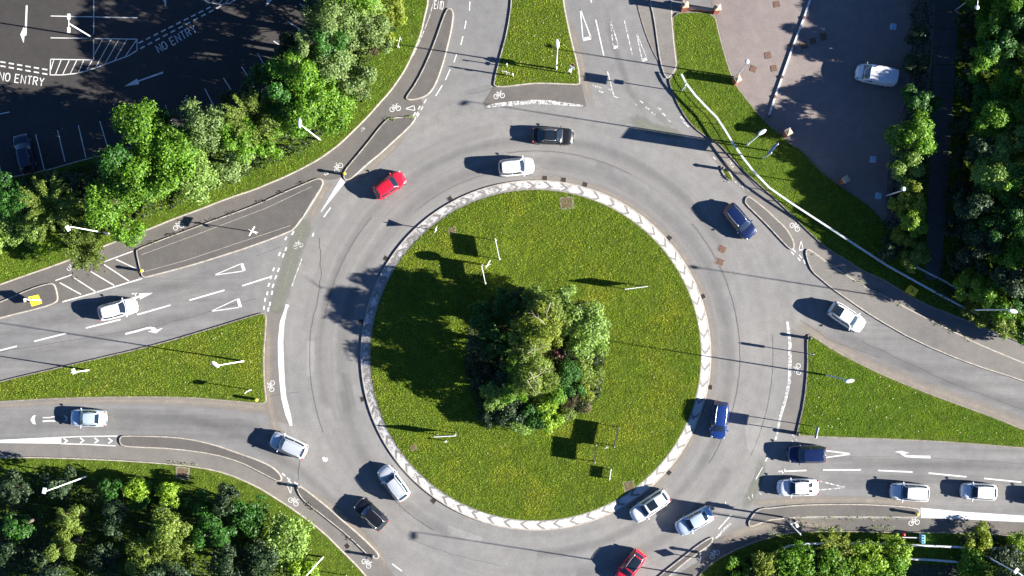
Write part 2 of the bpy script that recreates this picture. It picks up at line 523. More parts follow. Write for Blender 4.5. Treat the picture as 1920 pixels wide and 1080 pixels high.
def raised(name, poly_px, top_mat, label, cat='traffic island', h=0.13, kerb=True, kw=0.13, kmat='kerb', smooth=1, top_off=-0.006, kind='structure'):
    pts = [G(*p) for p in poly_px]
    if area(pts) < 0: pts = pts[::-1]
    pts = chaikin(pts, smooth) if smooth else pts
    ins = inset(pts, kw)
    n = len(pts)
    b = MB()
    b.poly(ins, h + top_off)
    o = tag(b.build(name, M[top_mat]), label, cat, kind=kind)
    if kerb:
        k = MB()
        vs_ = [(p[0], p[1], -0.03) for p in pts] + [(p[0], p[1], h - 0.02) for p in pts]
        e = inset(pts, 0.02)
        vs_ += [(p[0], p[1], h) for p in e] + [(p[0], p[1], h) for p in ins] + [(p[0], p[1], h - 0.05) for p in ins]
        fs = []
        for l in range(4):
            for i in range(n):
                j = (i + 1) % n
                fs.append((l * n + i, l * n + j, (l + 1) * n + j, (l + 1) * n + i))
        k.add(vs_, fs)
        k.build('kerb', M[kmat], o)
    return o, ins

def sheet(name, poly_px, mat, label, cat, z=0.004, smooth=1, parent=None):
    pts = [G(*p) for p in poly_px]
    if area(pts) < 0: pts = pts[::-1]
    pts = chaikin(pts, smooth) if smooth else pts
    b = MB(); b.poly(pts, z)
    o = b.build(name, M[mat], parent)
    if parent is None: tag(o, label, cat, kind='structure')
    return o

# --- paths lying flush on the carriageway
NWK = [(805, 0), (796, 37), (791, 60), (784, 80), (780, 89), (771, 110), (760, 132), (745, 155), (730, 175), (710, 197), (690, 220), (670, 240), (640, 269), (630, 277), (600, 299), (567, 317), (530, 335), (505, 345), (480, 356), (425, 374), (375, 394), (325, 412), (292, 426), (250, 442), (212, 456), (150, 481), (100, 500), (50, 517), (0, 535)]
sheet('cycle_path', [(812, -420), (812, -60)] + [(806, 0)] + NWK[1:] + [(-100, 570), (-500, 700), (-500, 745), (-100, 628), (0, 597), (82, 577), (110, 568), (205, 541), (268, 522), (275, 480), (480, 384), (600, 334), (608, 338), (640, 335), (662, 300), (735, 222), (779, 218), (797, 186), (765, 180), (786, 145), (812, 70), (840, 14), (843, -60), (843, -420)], 'path', 'dark cycle path curving round the north west side behind the kerbed islands', 'cycle path')
sheet('cycle_path', [(-500, 858), (-100, 853), (0, 856), (100, 857), (200, 861), (300, 867), (375, 875), (425, 886), (480, 910), (505, 925), (555, 957), (605, 995), (642, 1032), (677, 1067), (720, 1120), (800, 1200), (830, 1170), (745, 1085), (713, 1045), (560, 912), (552, 905), (530, 893), (523, 903), (450, 868), (400, 852), (325, 842), (225, 834), (115, 832), (0, 831), (-500, 836)], 'path_light', 'cycle path running along the south west grass verge', 'cycle path')
sheet('cycle_path', [(906, 192), (925, 162), (960, 157), (1010, 155), (1060, 157), (1090, 157), (1100, 200), (1055, 196), (997, 192), (955, 197), (910, 205)], 'path', 'dark cycle crossing strip below the tip of the northern grass island', 'cycle path', smooth=0)
sheet('cycle_path', [(497, 588), (536, 572), (529, 605), (526, 640), (527, 680), (530, 715), (534, 745), (545, 797), (520, 790), (498, 757)], 'path_light', 'cycle crossing strip between the western grass triangle and the thick white line', 'cycle path', smooth=0)
sheet('cycle_path', [(1512, 632), (1484, 615), (1484, 640), (1484, 680), (1483, 715), (1475, 752), (1466, 785), (1461, 812), (1496, 815)], 'path_light', 'cycle crossing strip beside the eastern grass triangle', 'cycle path', smooth=0)
EP = [(1345, 268), (1365, 292), (1390, 320), (1430, 355), (1465, 387), (1490, 412), (1520, 442), (1552, 470), (1590, 492), (1615, 510), (1652, 525), (1677, 540), (1690, 545), (1727, 572), (1765, 587), (1815, 607), (1865, 630), (1920, 650)]
sheet('cycle_path', EP + [(2100, 720), (2420, 860), (2420, 900), (2050, 730), (1920, 684), (1795, 630), (1740, 602), (1690, 577), (1627, 545), (1590, 522), (1552, 497), (1515, 474), (1504, 474), (1485, 462), (1466, 425), (1440, 395), (1410, 374), (1398, 362), (1376, 342), (1352, 322), (1340, 300), (1325, 285), (1310, 262)], 'path_light', 'pale cycle path following the railing on the north east side', 'cycle path', smooth=0)
sheet('cycle_path', [(1407, 992), (1440, 973), (1487, 974), (1590, 973), (1710, 974), (1730, 972), (1920, 980), (2420, 1010), (2420, 1036), (1920, 1004), (1790, 997), (1677, 997), (1565, 994), (1477, 997), (1440, 1007), (1410, 1017), (1372, 1032), (1322, 1062), (1290, 1110), (1200, 1250), (1150, 1230), (1250, 1090), (1330, 1040), (1340, 1010)], 'path', 'cycle path along the dense shrubs on the south east side', 'cycle path', smooth=0)
foot = raised('pavement', [(1192, -420), (1192, 0), (1200, 32), (1212, 70), (1225, 100), (1235, 117), (1237, 117), (1231, 75), (1225, 32), (1217, 0), (1214, -420)], 'path_light', 'narrow paved strip beside the northern exit lane', 'pavement', h=0.05, kmat='kerb_dark')
foot2 = raised('pavement', [(1217, -420), (1217, 0), (1225, 32), (1231, 75), (1237, 117), (1247, 147), (1256, 147), (1270, 126), (1266, 100), (1262, 60), (1259, 20), (1262, -420)], 'path_light', 'footway beside the shaded edge of the yard lawn', 'pavement', h=0.14, kmat='kerb')

# --- car park, yard
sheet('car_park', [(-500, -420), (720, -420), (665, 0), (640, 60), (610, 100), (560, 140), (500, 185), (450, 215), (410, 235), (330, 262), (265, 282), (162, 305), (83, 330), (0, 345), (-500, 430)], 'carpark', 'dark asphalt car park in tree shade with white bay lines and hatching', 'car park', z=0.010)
car_park = COL.objects['car_park']
sheet('yard', [(1330, -420), (1335, 20), (1342, 25), (1350, 62), (1360, 100), (1372, 137), (1382, 160), (1405, 190), (1425, 215), (1440, 230), (1465, 250), (1485, 270), (1502, 277), (1535, 315), (1570, 342), (1600, 362), (1630, 382), (1655, 410), (1690, 450), (1720, 300), (1735, 175), (1745, 50), (1760, -420)], 'yard', 'pinkish grey tarmac yard behind the brick pillars, half in tree shade', 'yard', z=0.010, smooth=0)
yard = COL.objects['yard']

# --- kerbed traffic islands with tarmac tops
raised('traffic_island', [(840, 15), (846, 16), (850, 22), (850.5, 32), (847, 57), (840, 87), (830, 125), (817, 160), (805, 177), (790, 185), (770, 189), (761, 186), (762, 180), (780, 155), (800, 115), (816, 75), (829, 37), (835, 22)], 'island', 'long curved tarmac island between the cycle path and the northern exit')
raised('traffic_island', [(730, 221), (777.5, 217.5), (781, 222), (767, 240), (735, 269), (712, 290), (687, 310), (665, 331), (655, 338), (646, 338), (643, 329), (647, 318), (660, 302), (687, 270), (710, 240), (724, 225)], 'island', 'tapering tarmac island behind the red hatchback')
raised('traffic_island', [(600, 334), (606, 338), (606, 348), (590, 375), (567, 410), (552, 430), (542, 436), (480, 460), (400, 486), (350, 501), (277, 520), (270, 521), (265, 516), (260, 495), (255, 472), (257, 467), (300, 450), (375, 422), (480, 384), (530, 361), (580, 340), (592, 335)], 'island', 'largest wedge shaped tarmac island, beside the western approach')
raised('traffic_island', [(-500, 715), (-100, 603), (0, 566), (57, 541), (90, 531), (101, 531), (106, 540), (110, 560), (106, 568), (82, 577), (0, 597), (-100, 626), (-500, 740)], 'island', 'tarmac island carrying the yellow board at the far left', smooth=1)
raised('traffic_island', [(227, 818), (232, 816), (300, 817), (350, 821), (400, 832), (437, 845), (480, 860), (505, 871), (520, 882), (529, 894), (528, 902), (521, 903), (505, 895), (480, 882), (450, 867), (400, 852), (325, 842), (250, 839), (230, 837), (224, 830), (224, 822)], 'island', 'long thin tarmac island beside the south western exit road')
raised('traffic_island', [(557, 910), (565, 911), (615, 950), (645, 977), (680, 1007), (705, 1032), (712, 1042), (708, 1049), (698, 1046), (690, 1042), (655, 1007), (605, 967), (572, 942), (562, 930), (556, 917)], 'island', 'narrow tarmac island beside the black hatchback')
raised('traffic_island', [(1402, 367), (1396, 374), (1397, 383), (1420, 405), (1440, 425), (1460, 447), (1480, 468), (1487, 469), (1490, 460), (1485, 445), (1472, 425), (1455, 410), (1440, 395), (1410, 371)], 'path', 'short slender island above the dark blue car')
raised('traffic_island', [(1509, 470), (1513, 490), (1522, 510), (1540, 525), (1560, 542), (1600, 570), (1640, 597), (1715, 640), (1815, 682), (1920, 715), (2050, 765), (2420, 930), (2420, 880), (2050, 730), (1920, 680), (1840, 647), (1790, 622), (1740, 597), (1690, 572), (1652, 550), (1627, 540), (1590, 517), (1552, 492), (1525, 472), (1515, 466)], 'path_light', 'broad brownish kerbed strip along the north eastern exit road')
raised('traffic_island', [(1437, 951), (1440, 952), (1490, 946), (1565, 944), (1640, 945), (1720, 951), (1726, 960), (1720, 970), (1710, 971), (1590, 970), (1502, 970), (1470, 973), (1440, 976), (1425, 982), (1407, 989), (1402, 983), (1404, 975), (1412, 963), (1422, 954)], 'path', 'long kerbed island below the queue of white cars')
raised('traffic_island', [(1333, 1006), (1338, 1009), (1334, 1020), (1310, 1037), (1285, 1054), (1250, 1085), (1190, 1145), (1165, 1145), (1235, 1079), (1285, 1040), (1310, 1020)], 'island', 'thin tarmac island at the southern exit right of the red car')
raised('traffic_island', [(1352, 311), (1358, 312), (1368, 322), (1375, 334), (1371, 340), (1363, 337), (1354, 325), (1350, 315)], 'soil', 'tiny weedy teardrop island with a black bollard', 'traffic island')

# --- lawns
lawns = []
def lawn(name, poly, label, dens=75, mat='grass', hb=0.14, gl=None, **kw):
    o, ins = raised(name, poly, 'soil', label, 'grass verge', top_off=0.0, **kw)
    lawns.append((ins, dens, mat, kw.get('h', 0.13), gl, hb))
    return o, ins
NW_B = [(-500, 440), (0, 335), (83, 320), (162, 297), (265, 272), (330, 255), (410, 225), (450, 205), (500, 175), (560, 130), (600, 90), (630, 50), (660, 0), (715, -420)]
lawn('grass_verge', [(806, -420)] + NWK + [(-100, 570), (-500, 710)] + NW_B, 'wooded grass verge between the car park and the north western cycle path', 60, 'grass_lush', gl='bright green grass under the north western trees', kmat='kerb')
lawn('grass_verge', [(500, 591), (499, 615), (495, 665), (496, 715), (500, 747), (499, 755), (490, 758), (425, 752), (350, 746), (250, 745), (125, 747), (0, 754), (-100, 760), (-500, 790), (-500, 850), (-500, 855), (-500, 800), (-500, 858), (-100, 742), (0, 714), (125, 685), (275, 650), (350, 629), (425, 606), (480, 589), (494, 586)][:13] + [(-100, 742), (0, 714), (125, 685), (275, 650), (350, 629), (425, 606), (480, 589), (494, 586)], 'grass triangle between the two western roads', 90, gl='mown grass on the western triangle', kmat='kerb_dark')
lawn('grass_verge', [(959, 0), (950, 60), (937, 107), (925, 155), (927, 163), (942, 164), (955, 163), (985, 159), (1010, 157), (1060, 159), (1086, 160), (1088, 154), (1085, 125), (1072, 77), (1060, 20), (1057, 0), (1040, -420), (985, -420)], 'tapering grass island in the middle of the northern road', 90, gl='mown grass on the northern splitter island')
lawn('grass_verge', [(1515, 627), (1512, 635), (1513, 690), (1507, 752), (1494, 808), (1492, 815), (1500, 818), (1565, 821), (1690, 825), (1802, 831), (1920, 841), (2050, 853), (2420, 890), (2420, 1000), (2050, 858), (1920, 805), (1865, 782), (1790, 755), (1715, 727), (1640, 695), (1565, 657), (1520, 627)][:11] + [(2050, 850), (1920, 805), (1865, 782), (1790, 755), (1715, 727), (1640, 695), (1565, 657), (1521, 627)], 'grass triangle between the two eastern roads', 95, 'grass_lush', gl='lush grass on the eastern triangle', kmat='kerb_dark')
V2 = [(-500, 850), (-100, 853), (0, 856), (100, 857), (200, 861), (300, 867), (375, 875), (425, 886), (480, 910), (505, 925), (555, 957), (605, 995), (642, 1032), (677, 1067), (720, 1120), (900, 1320), (900, 1500), (-500, 1500)]
lawn('grass_verge', V2, 'wooded verge in the south west corner', 40, 'grass_lush', gl='grass along the edge of the south western wood', kmat='kerb')
V3 = [(1440, 1007), (1410, 1017), (1372, 1032), (1322, 1062), (1290, 1110), (1220, 1230), (1180, 1500), (2420, 1500), (2420, 1036), (2050, 1010), (1920, 1004), (1800, 997), (1677, 997), (1565, 994), (1477, 997)]
lawn('grass_verge', V3, 'overgrown verge in the south east corner', 50, 'grass_lush', gl='shaded grass along the south eastern path', kmat='kerb_dark')
lawn('grass_verge', [(1260, 25), (1262, 62), (1266, 100), (1270, 126), (1257, 147), (1253, 150), (1259, 170), (1275, 206), (1297, 237), (1330, 262), (1345, 268), (1365, 290), (1390, 318), (1430, 353), (1465, 385), (1490, 410), (1520, 440), (1552, 468), (1590, 490), (1615, 508), (1652, 523), (1677, 538), (1727, 568), (1765, 583), (1815, 603), (1920, 646), (2100, 715), (2420, 855), (2420, -420), (1765, -420), (1752, 40), (1740, 175), (1722, 300), (1692, 455), (1655, 412), (1630, 384), (1600, 364), (1570, 344), (1535, 317), (1502, 279), (1485, 272), (1465, 252), (1440, 232), (1425, 217), (1405, 192), (1380, 160), (1370, 137), (1358, 100), (1348, 62), (1340, 25), (1300, 22)], 'lush sloping lawn between the railing and the pink yard, wooded at its eastern end', 60, 'grass_lush', gl='lush grass beside the white railing', kmat='kerb_dark', kw=0.10)

# --- central island: kerb ring, chevron apron, lawn disc
def ring(name, prof, mat, parent=None, n=180):
    b = MB(); vs_ = []
    for (r, z) in prof:
        for k in range(n):
            t = 2 * math.pi * k / n
            vs_.append((RCX + r * math.cos(t), RCY + r * math.sin(t), z))
    fs = [(l * n + k, l * n + (k + 1) % n, (l + 1) * n + (k + 1) % n, (l + 1) * n + k) for l in range(len(prof) - 1) for k in range(n)]
    b.add(vs_, fs)
    return b.build(name, mat, parent)
disc = [(RCX + 18.76 * math.cos(t * 2 * math.pi / 180), RCY + 18.76 * math.sin(t * 2 * math.pi / 180)) for t in range(180)]
b = MB(); b.poly(disc, 0.26)
ci = tag(b.build('central_island', M['soil']), 'round grassed centre of the roundabout ringed by a white chevron apron', 'central island', kind='structure')
ring('kerb', [(19.90, -0.03), (19.90, 0.12), (19.87, 0.14), (19.74, 0.14), (19.74, 0.08)], M['kerb'], ci)
ring('chevron_apron', [(19.74, 0.135), (18.73, 0.25), (18.73, 0.2)], M['apron'], ci)
lawns.append((disc, 100, 'grass', 0.26, 'mown grass covering the round central island', 0.15))

bed = chaikin([G(*p) for p in [(875, 640), (885, 590), (930, 555), (1000, 545), (1060, 560), (1110, 575), (1138, 620), (1135, 660), (1132, 700), (1126, 745), (1090, 775), (1045, 800), (985, 808), (930, 795), (890, 760), (872, 700)]], 2)
bb = MB(); bb.poly(bed[::-1], 0.30); tag(bb.build('planting_bed', M['bed']), 'dark earth bed of the central planting', 'planting bed', kind='structure')
# grass blades, one object per lawn
npr = np.random.default_rng(11)
def blades(name, poly, dens, z, mat, label, hb=0.14, view=(-62, 62, -36, 36)):
    xs = [p[0] for p in poly]; ys = [p[1] for p in poly]
    x0, x1 = max(min(xs), view[0]), min(max(xs), view[1])
    y0, y1 = max(min(ys), view[2]), min(max(ys), view[3])
    n = int((x1 - x0) * (y1 - y0) * dens * 1.7)
    pts = np.column_stack([npr.uniform(x0, x1, n), npr.uniform(y0, y1, n)])
    pts = pts[inside(pts, inset(poly, 0.02))]
    rim = ~inside(pts, inset(poly, 0.30))
    bare = np.array([mnoise.noise(Vector((p[0] * 1.1, p[1] * 1.1, 5.0))) for p in pts[rim]]) > -.05
    keep = np.ones(len(pts), bool); keep[np.flatnonzero(rim)[bare & (npr.uniform(size=bare.size) < .75)]] = False
    pts = pts[keep]
    n = len(pts)
    ang = npr.uniform(0, 2 * np.pi, n)
    L = hb * .72 * npr.uniform(0.5, 1.5, n)
    lean = L * npr.uniform(0.3, 1.1, n)
    w = npr.uniform(0.02, 0.045, n)
    d = np.column_stack([np.cos(ang), np.sin(ang)])
    q = np.column_stack([-d[:, 1], d[:, 0]])
    zz = np.full(n, z)
    a = np.column_stack([pts - q * w[:, None], zz - 0.01])
    b_ = np.column_stack([pts + q * w[:, None], zz - 0.01])
    c = np.column_stack([pts + d * lean[:, None], zz + L * 0.8])
    v = np.stack([a, b_, c], axis=1).reshape(-1, 3)
    me = np_mesh(name, v, np.arange(3 * n), 3)
    o = link(name, me, M[mat])
    tag(o, label, 'grass', kind='stuff')
    return o
for (poly, dens, mt, h, gl, hb) in lawns:
    blades('grass', poly, dens, h, mt, gl, hb)

# daisies and scraps that speckle the mown grass
npd = np.random.default_rng(77)
dv = []
for (poly, dens, mt, h, gl, hb) in lawns[:5] + lawns[-1:]:
    xs = [p[0] for p in poly]; ys = [p[1] for p in poly]
    q = np.column_stack([npd.uniform(max(min(xs), -58), min(max(xs), 58), 260), npd.uniform(max(min(ys), -33), min(max(ys), 33), 260)])
    q = q[inside(q, inset(poly, .3))][:60]
    for (x, y) in q:
        r_ = npd.uniform(.03, .085); a = npd.uniform(0, 3.1)
        for k in range(4):
            dv.append((x + r_ * math.cos(a + k * math.pi / 2), y + r_ * math.sin(a + k * math.pi / 2), h + .11))
tag(link('daisies', np_mesh('daisies', dv, np.arange(len(dv)), 4), M['cap']), 'pale flower heads and scraps dotted over the mown lawns', 'flowers', kind='stuff')

# ------------------------------------------------------------------ road markings (children of the surface they are painted on)
def mark(name, polys=(), strips=(), mat='paint', parent=None, z=0.012):
    parent = parent or road
    if parent is car_park: z = 0.016
    if parent is yard: z = 0.016
    b = MB()
    for p in polys:
        q = [G(*t) for t in p]
        if area(q) < 0: q = q[::-1]
        b.poly(q, z)
    for (pts, w) in strips:
        ww = [a / S for a in w] if hasattr(w, '__len__') else w / S
        b.strip([G(*t) for t in pts], ww, z)
    return b.build(name, M[mat], parent)

def line(a, b_, w=2.6, mat='paint', parent=None, name='lane_line', z=0.012):
    return mark(name, strips=[([a, b_], w)], mat=mat, parent=parent, z=z)

for a, b_ in [((355, 563), (421, 544)), ((257, 590), (320, 572)), ((161, 615), (226, 599)), ((64, 640), (124, 625)), ((-32, 665), (32, 649)), ((454, 536), (507, 519))]:
    line(a, b_, 2.8)
for a, b_ in [((1459, 884), (1512, 882)), ((1543, 881), (1614, 881)), ((1646, 882), (1711, 885)), ((1741, 887), (1812, 894)), ((1845, 897), (1915, 904)), ((1950, 907), (2020, 914))]:
    line(a, b_, 2.6)
line((1467, 888), (1472, 879), 2, 'paint')
for a, b_ in [((881, 3), (880, 20)), ((874, 39), (871, 54)), ((868, 68), (864, 84)), ((856, 102), (851, 117)), ((844, 130), (835, 150)), ((829, 160), (817, 180))]:
    line(a, b_, 2.2)
line((1117, 37), (1132, 104), 2.4); line((1170, 37), (1186, 105), 2.2, 'paint_worn'); line((1106, -8), (1109, 5), 2.4)
line((1139, 134), (1151, 180), 2.2, 'paint_worn'); line((1150, 180), (1160, 184), 2.2, 'paint_worn')
line((566, 485), (547, 537), 2.0, 'paint_worn'); line((620, 389), (607, 407), 2.6)
line((735, 1057), (754, 1071), 2.4); line((1371, 965), (1347, 992), 2.2); line((1435, 865), (1440, 855), 2.4)
line((1430, 876), (1417, 899), 1.6); line((1361, 940), (1359, 948), 1.6, 'paint_worn')
mark('edge_line', strips=[([(1370, 981), (1360, 991), (1342, 1010)], [4, 5, 3])], mat='paint_worn')
mark('edge_line', strips=[([(814, 0), (805, 32), (795, 58), (784, 84), (775, 104)], 1.4)], mat='paint_worn', z=0.014)
# white wedge, ghost islands
mark('ghost_island', polys=[[(640, 332), (647, 342), (602, 398), (601, 397)]])
mark('ghost_island', polys=[[(-300, 829), (0, 824.5), (115, 819), (115, 832), (0, 830.5), (-300, 831)]])
mark('ghost_island', strips=[([(115, 820), (150, 818.5), (220, 817.5)], 2.0), ([(115, 832), (160, 833), (217, 836)], 2.0)] +
     [([(x - 4, y - 5), (x + 3, y), (x - 4, y + 5)], 2.6) for x, y in ((123, 826.5), (154, 826), (181, 826), (207, 826.5))])
mark('ghost_island', polys=[[(1726, 952), (1800, 959), (1920, 967), (2300, 1000), (2300, 1013), (1920, 979), (1800, 973), (1727, 971)]], mat='paint')
# hatching by the western islands
mark('hatching', strips=[([(104, 526), (135, 515)], 2), ([(195, 491), (249, 471)], 2), ([(117, 566), (160, 554), (207, 540), (267, 522)], 2.4),
     ([(217, 486), (260, 506)], 2.2), ([(195, 496), (215, 509), (242, 527)], 2.2), ([(170, 509), (214, 535)], 2.2), ([(136, 519), (181, 548)], 2.2), ([(112, 530), (152, 552)], 2.2)])
# thick curved give-way lines
mark('edge_line', strips=[([(539, 571), (536, 580), (529, 605), (526, 640), (527, 680), (529, 715), (532, 745), (540, 777), (546, 798)], [7, 5, 9, 10, 11, 10, 10, 10, 5])], mat='paint')
mark('edge_line', strips=[([(910, 201), (930, 197), (960, 194), (997, 191), (1030, 192), (1058, 195), (1080, 197), (1093, 198)], [5, 7, 8, 8, 8, 6, 4, 3])], mat='paint_worn')
mark('edge_line', strips=[([(1476, 603), (1481, 640), (1481, 680), (1480, 715), (1472, 752), (1462, 785), (1457, 812), (1454, 825)], [5, 6, 7, 6, 6, 5, 4, 4])], mat='paint_worn')
# triangles
def tri(tip, b1, b2, w=3.0, base_w=6.0, mat='paint', name='give_way_triangle'):
    m = ((b1[0] + b2[0]) / 2, (b1[1] + b2[1]) / 2)
    return mark(name, strips=[([b1, tip], w), ([tip, b2], w), ([b1, b2], base_w)], mat=mat)
tri((401, 516), (453, 494), (458, 508), 1.8, 6)
tri((395, 584), (446, 560), (451, 576), 1.8, 6, 'paint')
tri((1088, 17), (1093, 74), (1108, 71), 2.2, 6)
tri((1144, 36), (1150, 89), (1160, 88), 2.0, 6, 'paint_worn')
tri((1193, 61), (1204, 113), (1213, 110), 2.0, 6, 'paint_worn')
tri((1597, 851), (1540, 844), (1540, 859), 2.4, 5, 'paint')
tri((1586, 914), (1532, 901), (1532, 919), 2.0, 5, 'paint_worn')
tri((760, 204), (776, 198), (778, 207), 1.4, 1.6); tri((1502, 451), (1498, 469), (1506, 468), 1.4, 2.2)
tri((545, 926), (538, 909), (547, 908), 1.4, 2)
# arrows
mark('lane_arrow', polys=[[(235, 628), (235, 624.5), (258, 618.5), (275, 613.5), (283, 612.5), (290, 614), (294, 618), (306, 614.5), (293, 625), (277, 621.5), (285, 619.5), (283, 617), (274, 617.5), (258, 622.5)]])
mark('lane_arrow', polys=[[(287, 549), (262, 562), (263, 558), (255, 560), (254, 556), (262, 554), (260, 550)], [(254, 556), (254.9, 559.9), (200, 574), (199, 570)]], strips=[([(247, 551), (257, 550)], 2), ([(253, 550), (255, 557)], 2)])
mark('lane_arrow', polys=[[(1744, 854.5), (1745, 859.5), (1718, 858.5), (1698, 857), (1691, 853), (1686, 849), (1677, 847), (1690, 845), (1705, 849.5), (1696, 850), (1700, 853.5), (1718, 854)]])
mark('lane_arrow', polys=[[(57, 787), (61, 780), (67, 778), (65, 785), (67, 796), (61, 794)], [(119, 778), (126, 781), (127, 787), (121, 792), (124, 785)]], strips=[([(80, 783), (92, 783), (103, 781)], 2.2), ([(80, 790), (92, 789), (105, 789)], 3)], mat='paint')
mark('worn_mark', polys=[[(604, 858), (608, 856), (610, 859), (613, 857), (615, 862), (612, 866), (606, 865)]])
# double give-way dashes
def dashes(pts, ln=6.0, w=3.2, mat='paint', ang=None, name='give_way_line', parent=None, z=0.012):
    st = []
    for (x, y, a) in pts:
        dx, dy = math.cos(a) * ln / 2, math.sin(a) * ln / 2
        st.append(([(x - dx, y - dy), (x + dx, y + dy)], w))
    return mark(name, strips=st, mat=mat, parent=parent, z=z)
A1 = math.radians(112)
dashes([(549, 437, 2.1), (531, 479, A1), (522, 506, A1), (517, 520, A1), (512, 536, A1), (510, 549, 1.8), (506, 570, 1.75), (503, 580, 1.75)], 8)
dashes([(536, 447, 2.1), (524, 476, A1), (513, 505, A1), (508, 520, A1), (504, 534, A1), (501, 550, 1.8), (497, 562, 1.75), (495, 577, 1.75), (536, 467, A1), (587, 440, 1.9)], 7)
dashes([(797, 190, 2.1), (791, 203, 2.1), (786, 202, 2.1), (782, 213, 2.1), (777, 214, 2.1), (784, 216, 2.1)], 8, 2.4)
dashes([(1489, 470, 0.85), (1501, 481, 0.85), (1486, 475, 0.85), (1498, 486, 0.85), (1508, 491, 1.2)], 8, 2.2)
dashes([(541, 898, 0.6), (543, 903, 0.6), (555, 906, 0.6), (532, 890, 0.7)], 8, 2.4)
dashes([(1115, 161, 0.4), (1127, 172, 0.4), (1145, 169, 0.4), (1190, 195, 0.5), (1214, 203, 0.5), (1236, 203, 0.6), (1245, 215, 0.6), (1225, 213, 0.6), (1254, 226, 0.6), (1279, 222, 0.8), (1288, 235, 0.6), (1283, 230, 0.7), (1122, 163, 0.4), (1202, 191, 0.5)], 9, 2.8, 'paint_worn')
dashes([(1485, 826, 1.1), (1494, 826, 1.1), (1488, 818, 1.0), (1411, 930, 1.5), (1425, 925, .8), (1405, 935, 1.0)], 8, 1.8, 'paint_worn')
dashes([(1402, 355, 0.8), (1398, 350, 0.8), (1380, 342, 0.8), (1372, 300, 0.8), (1385, 347, .8), (1340, 297, 0.8), (1393, 352, 1)], 8, 2.2, 'paint_worn')
# bicycle symbols
def bicycle(px, py, deg, size=1.0, mat='paint', name='bicycle_symbol', sx=1.0):
    ca, sa = math.cos(math.radians(deg)), math.sin(math.radians(deg))
    cx_, cy_ = G(px, py)
    b = MB()
    def T(p): return (cx_ + (p[0] * ca * sx - p[1] * sa) * size, cy_ + (p[0] * sa * sx + p[1] * ca) * size)
    def st(pts, w=0.07): b.strip([T(p) for p in pts], w, 0.013)
    for c in (-0.36, 0.36):
        st([(c + 0.26 * math.cos(t * math.pi / 6), 0.26 * math.sin(t * math.pi / 6)) for t in range(13)], 0.075)
    st([(-0.36, 0), (-0.14, 0.36), (0.24, 0.36), (-0.02, 0.02), (-0.14, 0.36)])
    st([(-0.36, 0), (-0.02, 0.02)]); st([(0.36, 0), (0.20, 0.50), (0.36, 0.56)]); st([(-0.26, 0.46), (-0.06, 0.46)])
    return b.build(name, M[mat], road)
for a in [(741, 204, 10), (936, 180, 8), (635, 315, 55), (335, 425, 20), (135, 502, 15, 0.9, 'paint_worn'), (559, 461, 20, 0.9, 'paint_worn'), (510, 724, 85), (1370, 305, -50, 0.9, 'paint_worn'), (1490, 426, -35), (1497, 692, 95), (1714, 980, 10, 1.0), (1340, 1040, 40), (550, 941, -35), (687, 1057, -45), (612, 326, 20, 0.35), (680, 243, 30, 0.4, 'paint_worn')]:
    bicycle(*a)
# lettering made of painted strokes
GLY = {'N': [[(0, 0), (0, 1), (.55, 0), (.55, 1)]], 'O': [[(.08, .1), (.0, .35), (0, .65), (.08, .9), (.28, 1), (.48, .9), (.56, .65), (.56, .35), (.48, .1), (.28, 0), (.08, .1)]],
       'E': [[(.5, 1), (0, 1), (0, 0), (.5, 0)], [(0, .52), (.42, .52)]], 'T': [[(0, 1), (.56, 1)], [(.28, 1), (.28, 0)]],
       'R': [[(0, 0), (0, 1), (.36, 1), (.5, .9), (.5, .62), (.36, .5), (0, .5)], [(.26, .5), (.52, 0)]], 'Y': [[(0, 1), (.27, .48), (.54, 1)], [(.27, .48), (.27, 0)]],
       'D': [[(0, 0), (0, 1), (.28, 1), (.48, .85), (.55, .5), (.48, .15), (.28, 0), (0, 0)]]}
def letters(text, px, py, deg, hpx, adv, parent, name, mat='paint', w=1.9, space=0.6, z=0.012):
    """start pixel (baseline of first letter), height and advance in photo pixels"""
    if parent is car_park: z = 0.016
    b = MB()
    ca, sa = math.cos(math.radians(deg)), math.sin(math.radians(deg))
    x0, y0 = G(px, py)
    x = 0.0
    for ch in text:
        if ch == ' ': x += adv * space; continue
        for stx in GLY[ch]:
            b.strip([(x0 + ((x + u * adv * 1.25) * ca - v * hpx * sa) / S, y0 + ((x + u * adv * 1.25) * sa + v * hpx * ca) / S) for u, v in stx], w / S, z)
        x += adv
    return b.build(name, M[mat], parent)
letters('NO ENTRY', 298.5, 99, 29, 14.5, 11.2, car_park, 'no_entry_lettering')
letters('NO ENTRY', -2, 150, -8, 15, 11.5, car_park, 'no_entry_lettering')
letters('END', 814, 16, -6, 15, 6.2, road, 'end_lettering', w=1.4, mat='paint', z=0.014)
# car park lines
CP = dict(parent=car_park)
mark('hatching', strips=[([(95, 111), (175, 112.5)], 1.7), ([(176, 0), (175.5, 113)], 1.7), ([(176, 72), (257, 73.5), (257, 94.5), (240, 105), (215, 114), (180, 127), (160, 133.5), (140, 138), (117, 140.5), (94, 140.5), (95, 111)], 1.7),
     ([(193, 73), (176, 104)], 1.6), ([(209, 73), (179, 127)], 1.6), ([(223, 74), (196, 121)], 1.6), ([(238, 74), (215, 113)], 1.6), ([(256, 75), (235, 106)], 1.6),
     ([(101, 112), (95, 132)], 1.6), ([(115, 112), (104, 140)], 1.6), ([(130, 113), (117.5, 140)], 1.6), ([(144, 113), (132, 138)], 1.6), ([(157, 113), (147, 136)], 1.6), ([(173, 113), (162, 133)], 1.6)], **CP)
mark('bay_line', strips=[([(95, 30), (258, 33.5)], 1.7)], **CP); mark('bay_line', strips=[([(95, 71), (176, 72)], 1.7)], **CP)
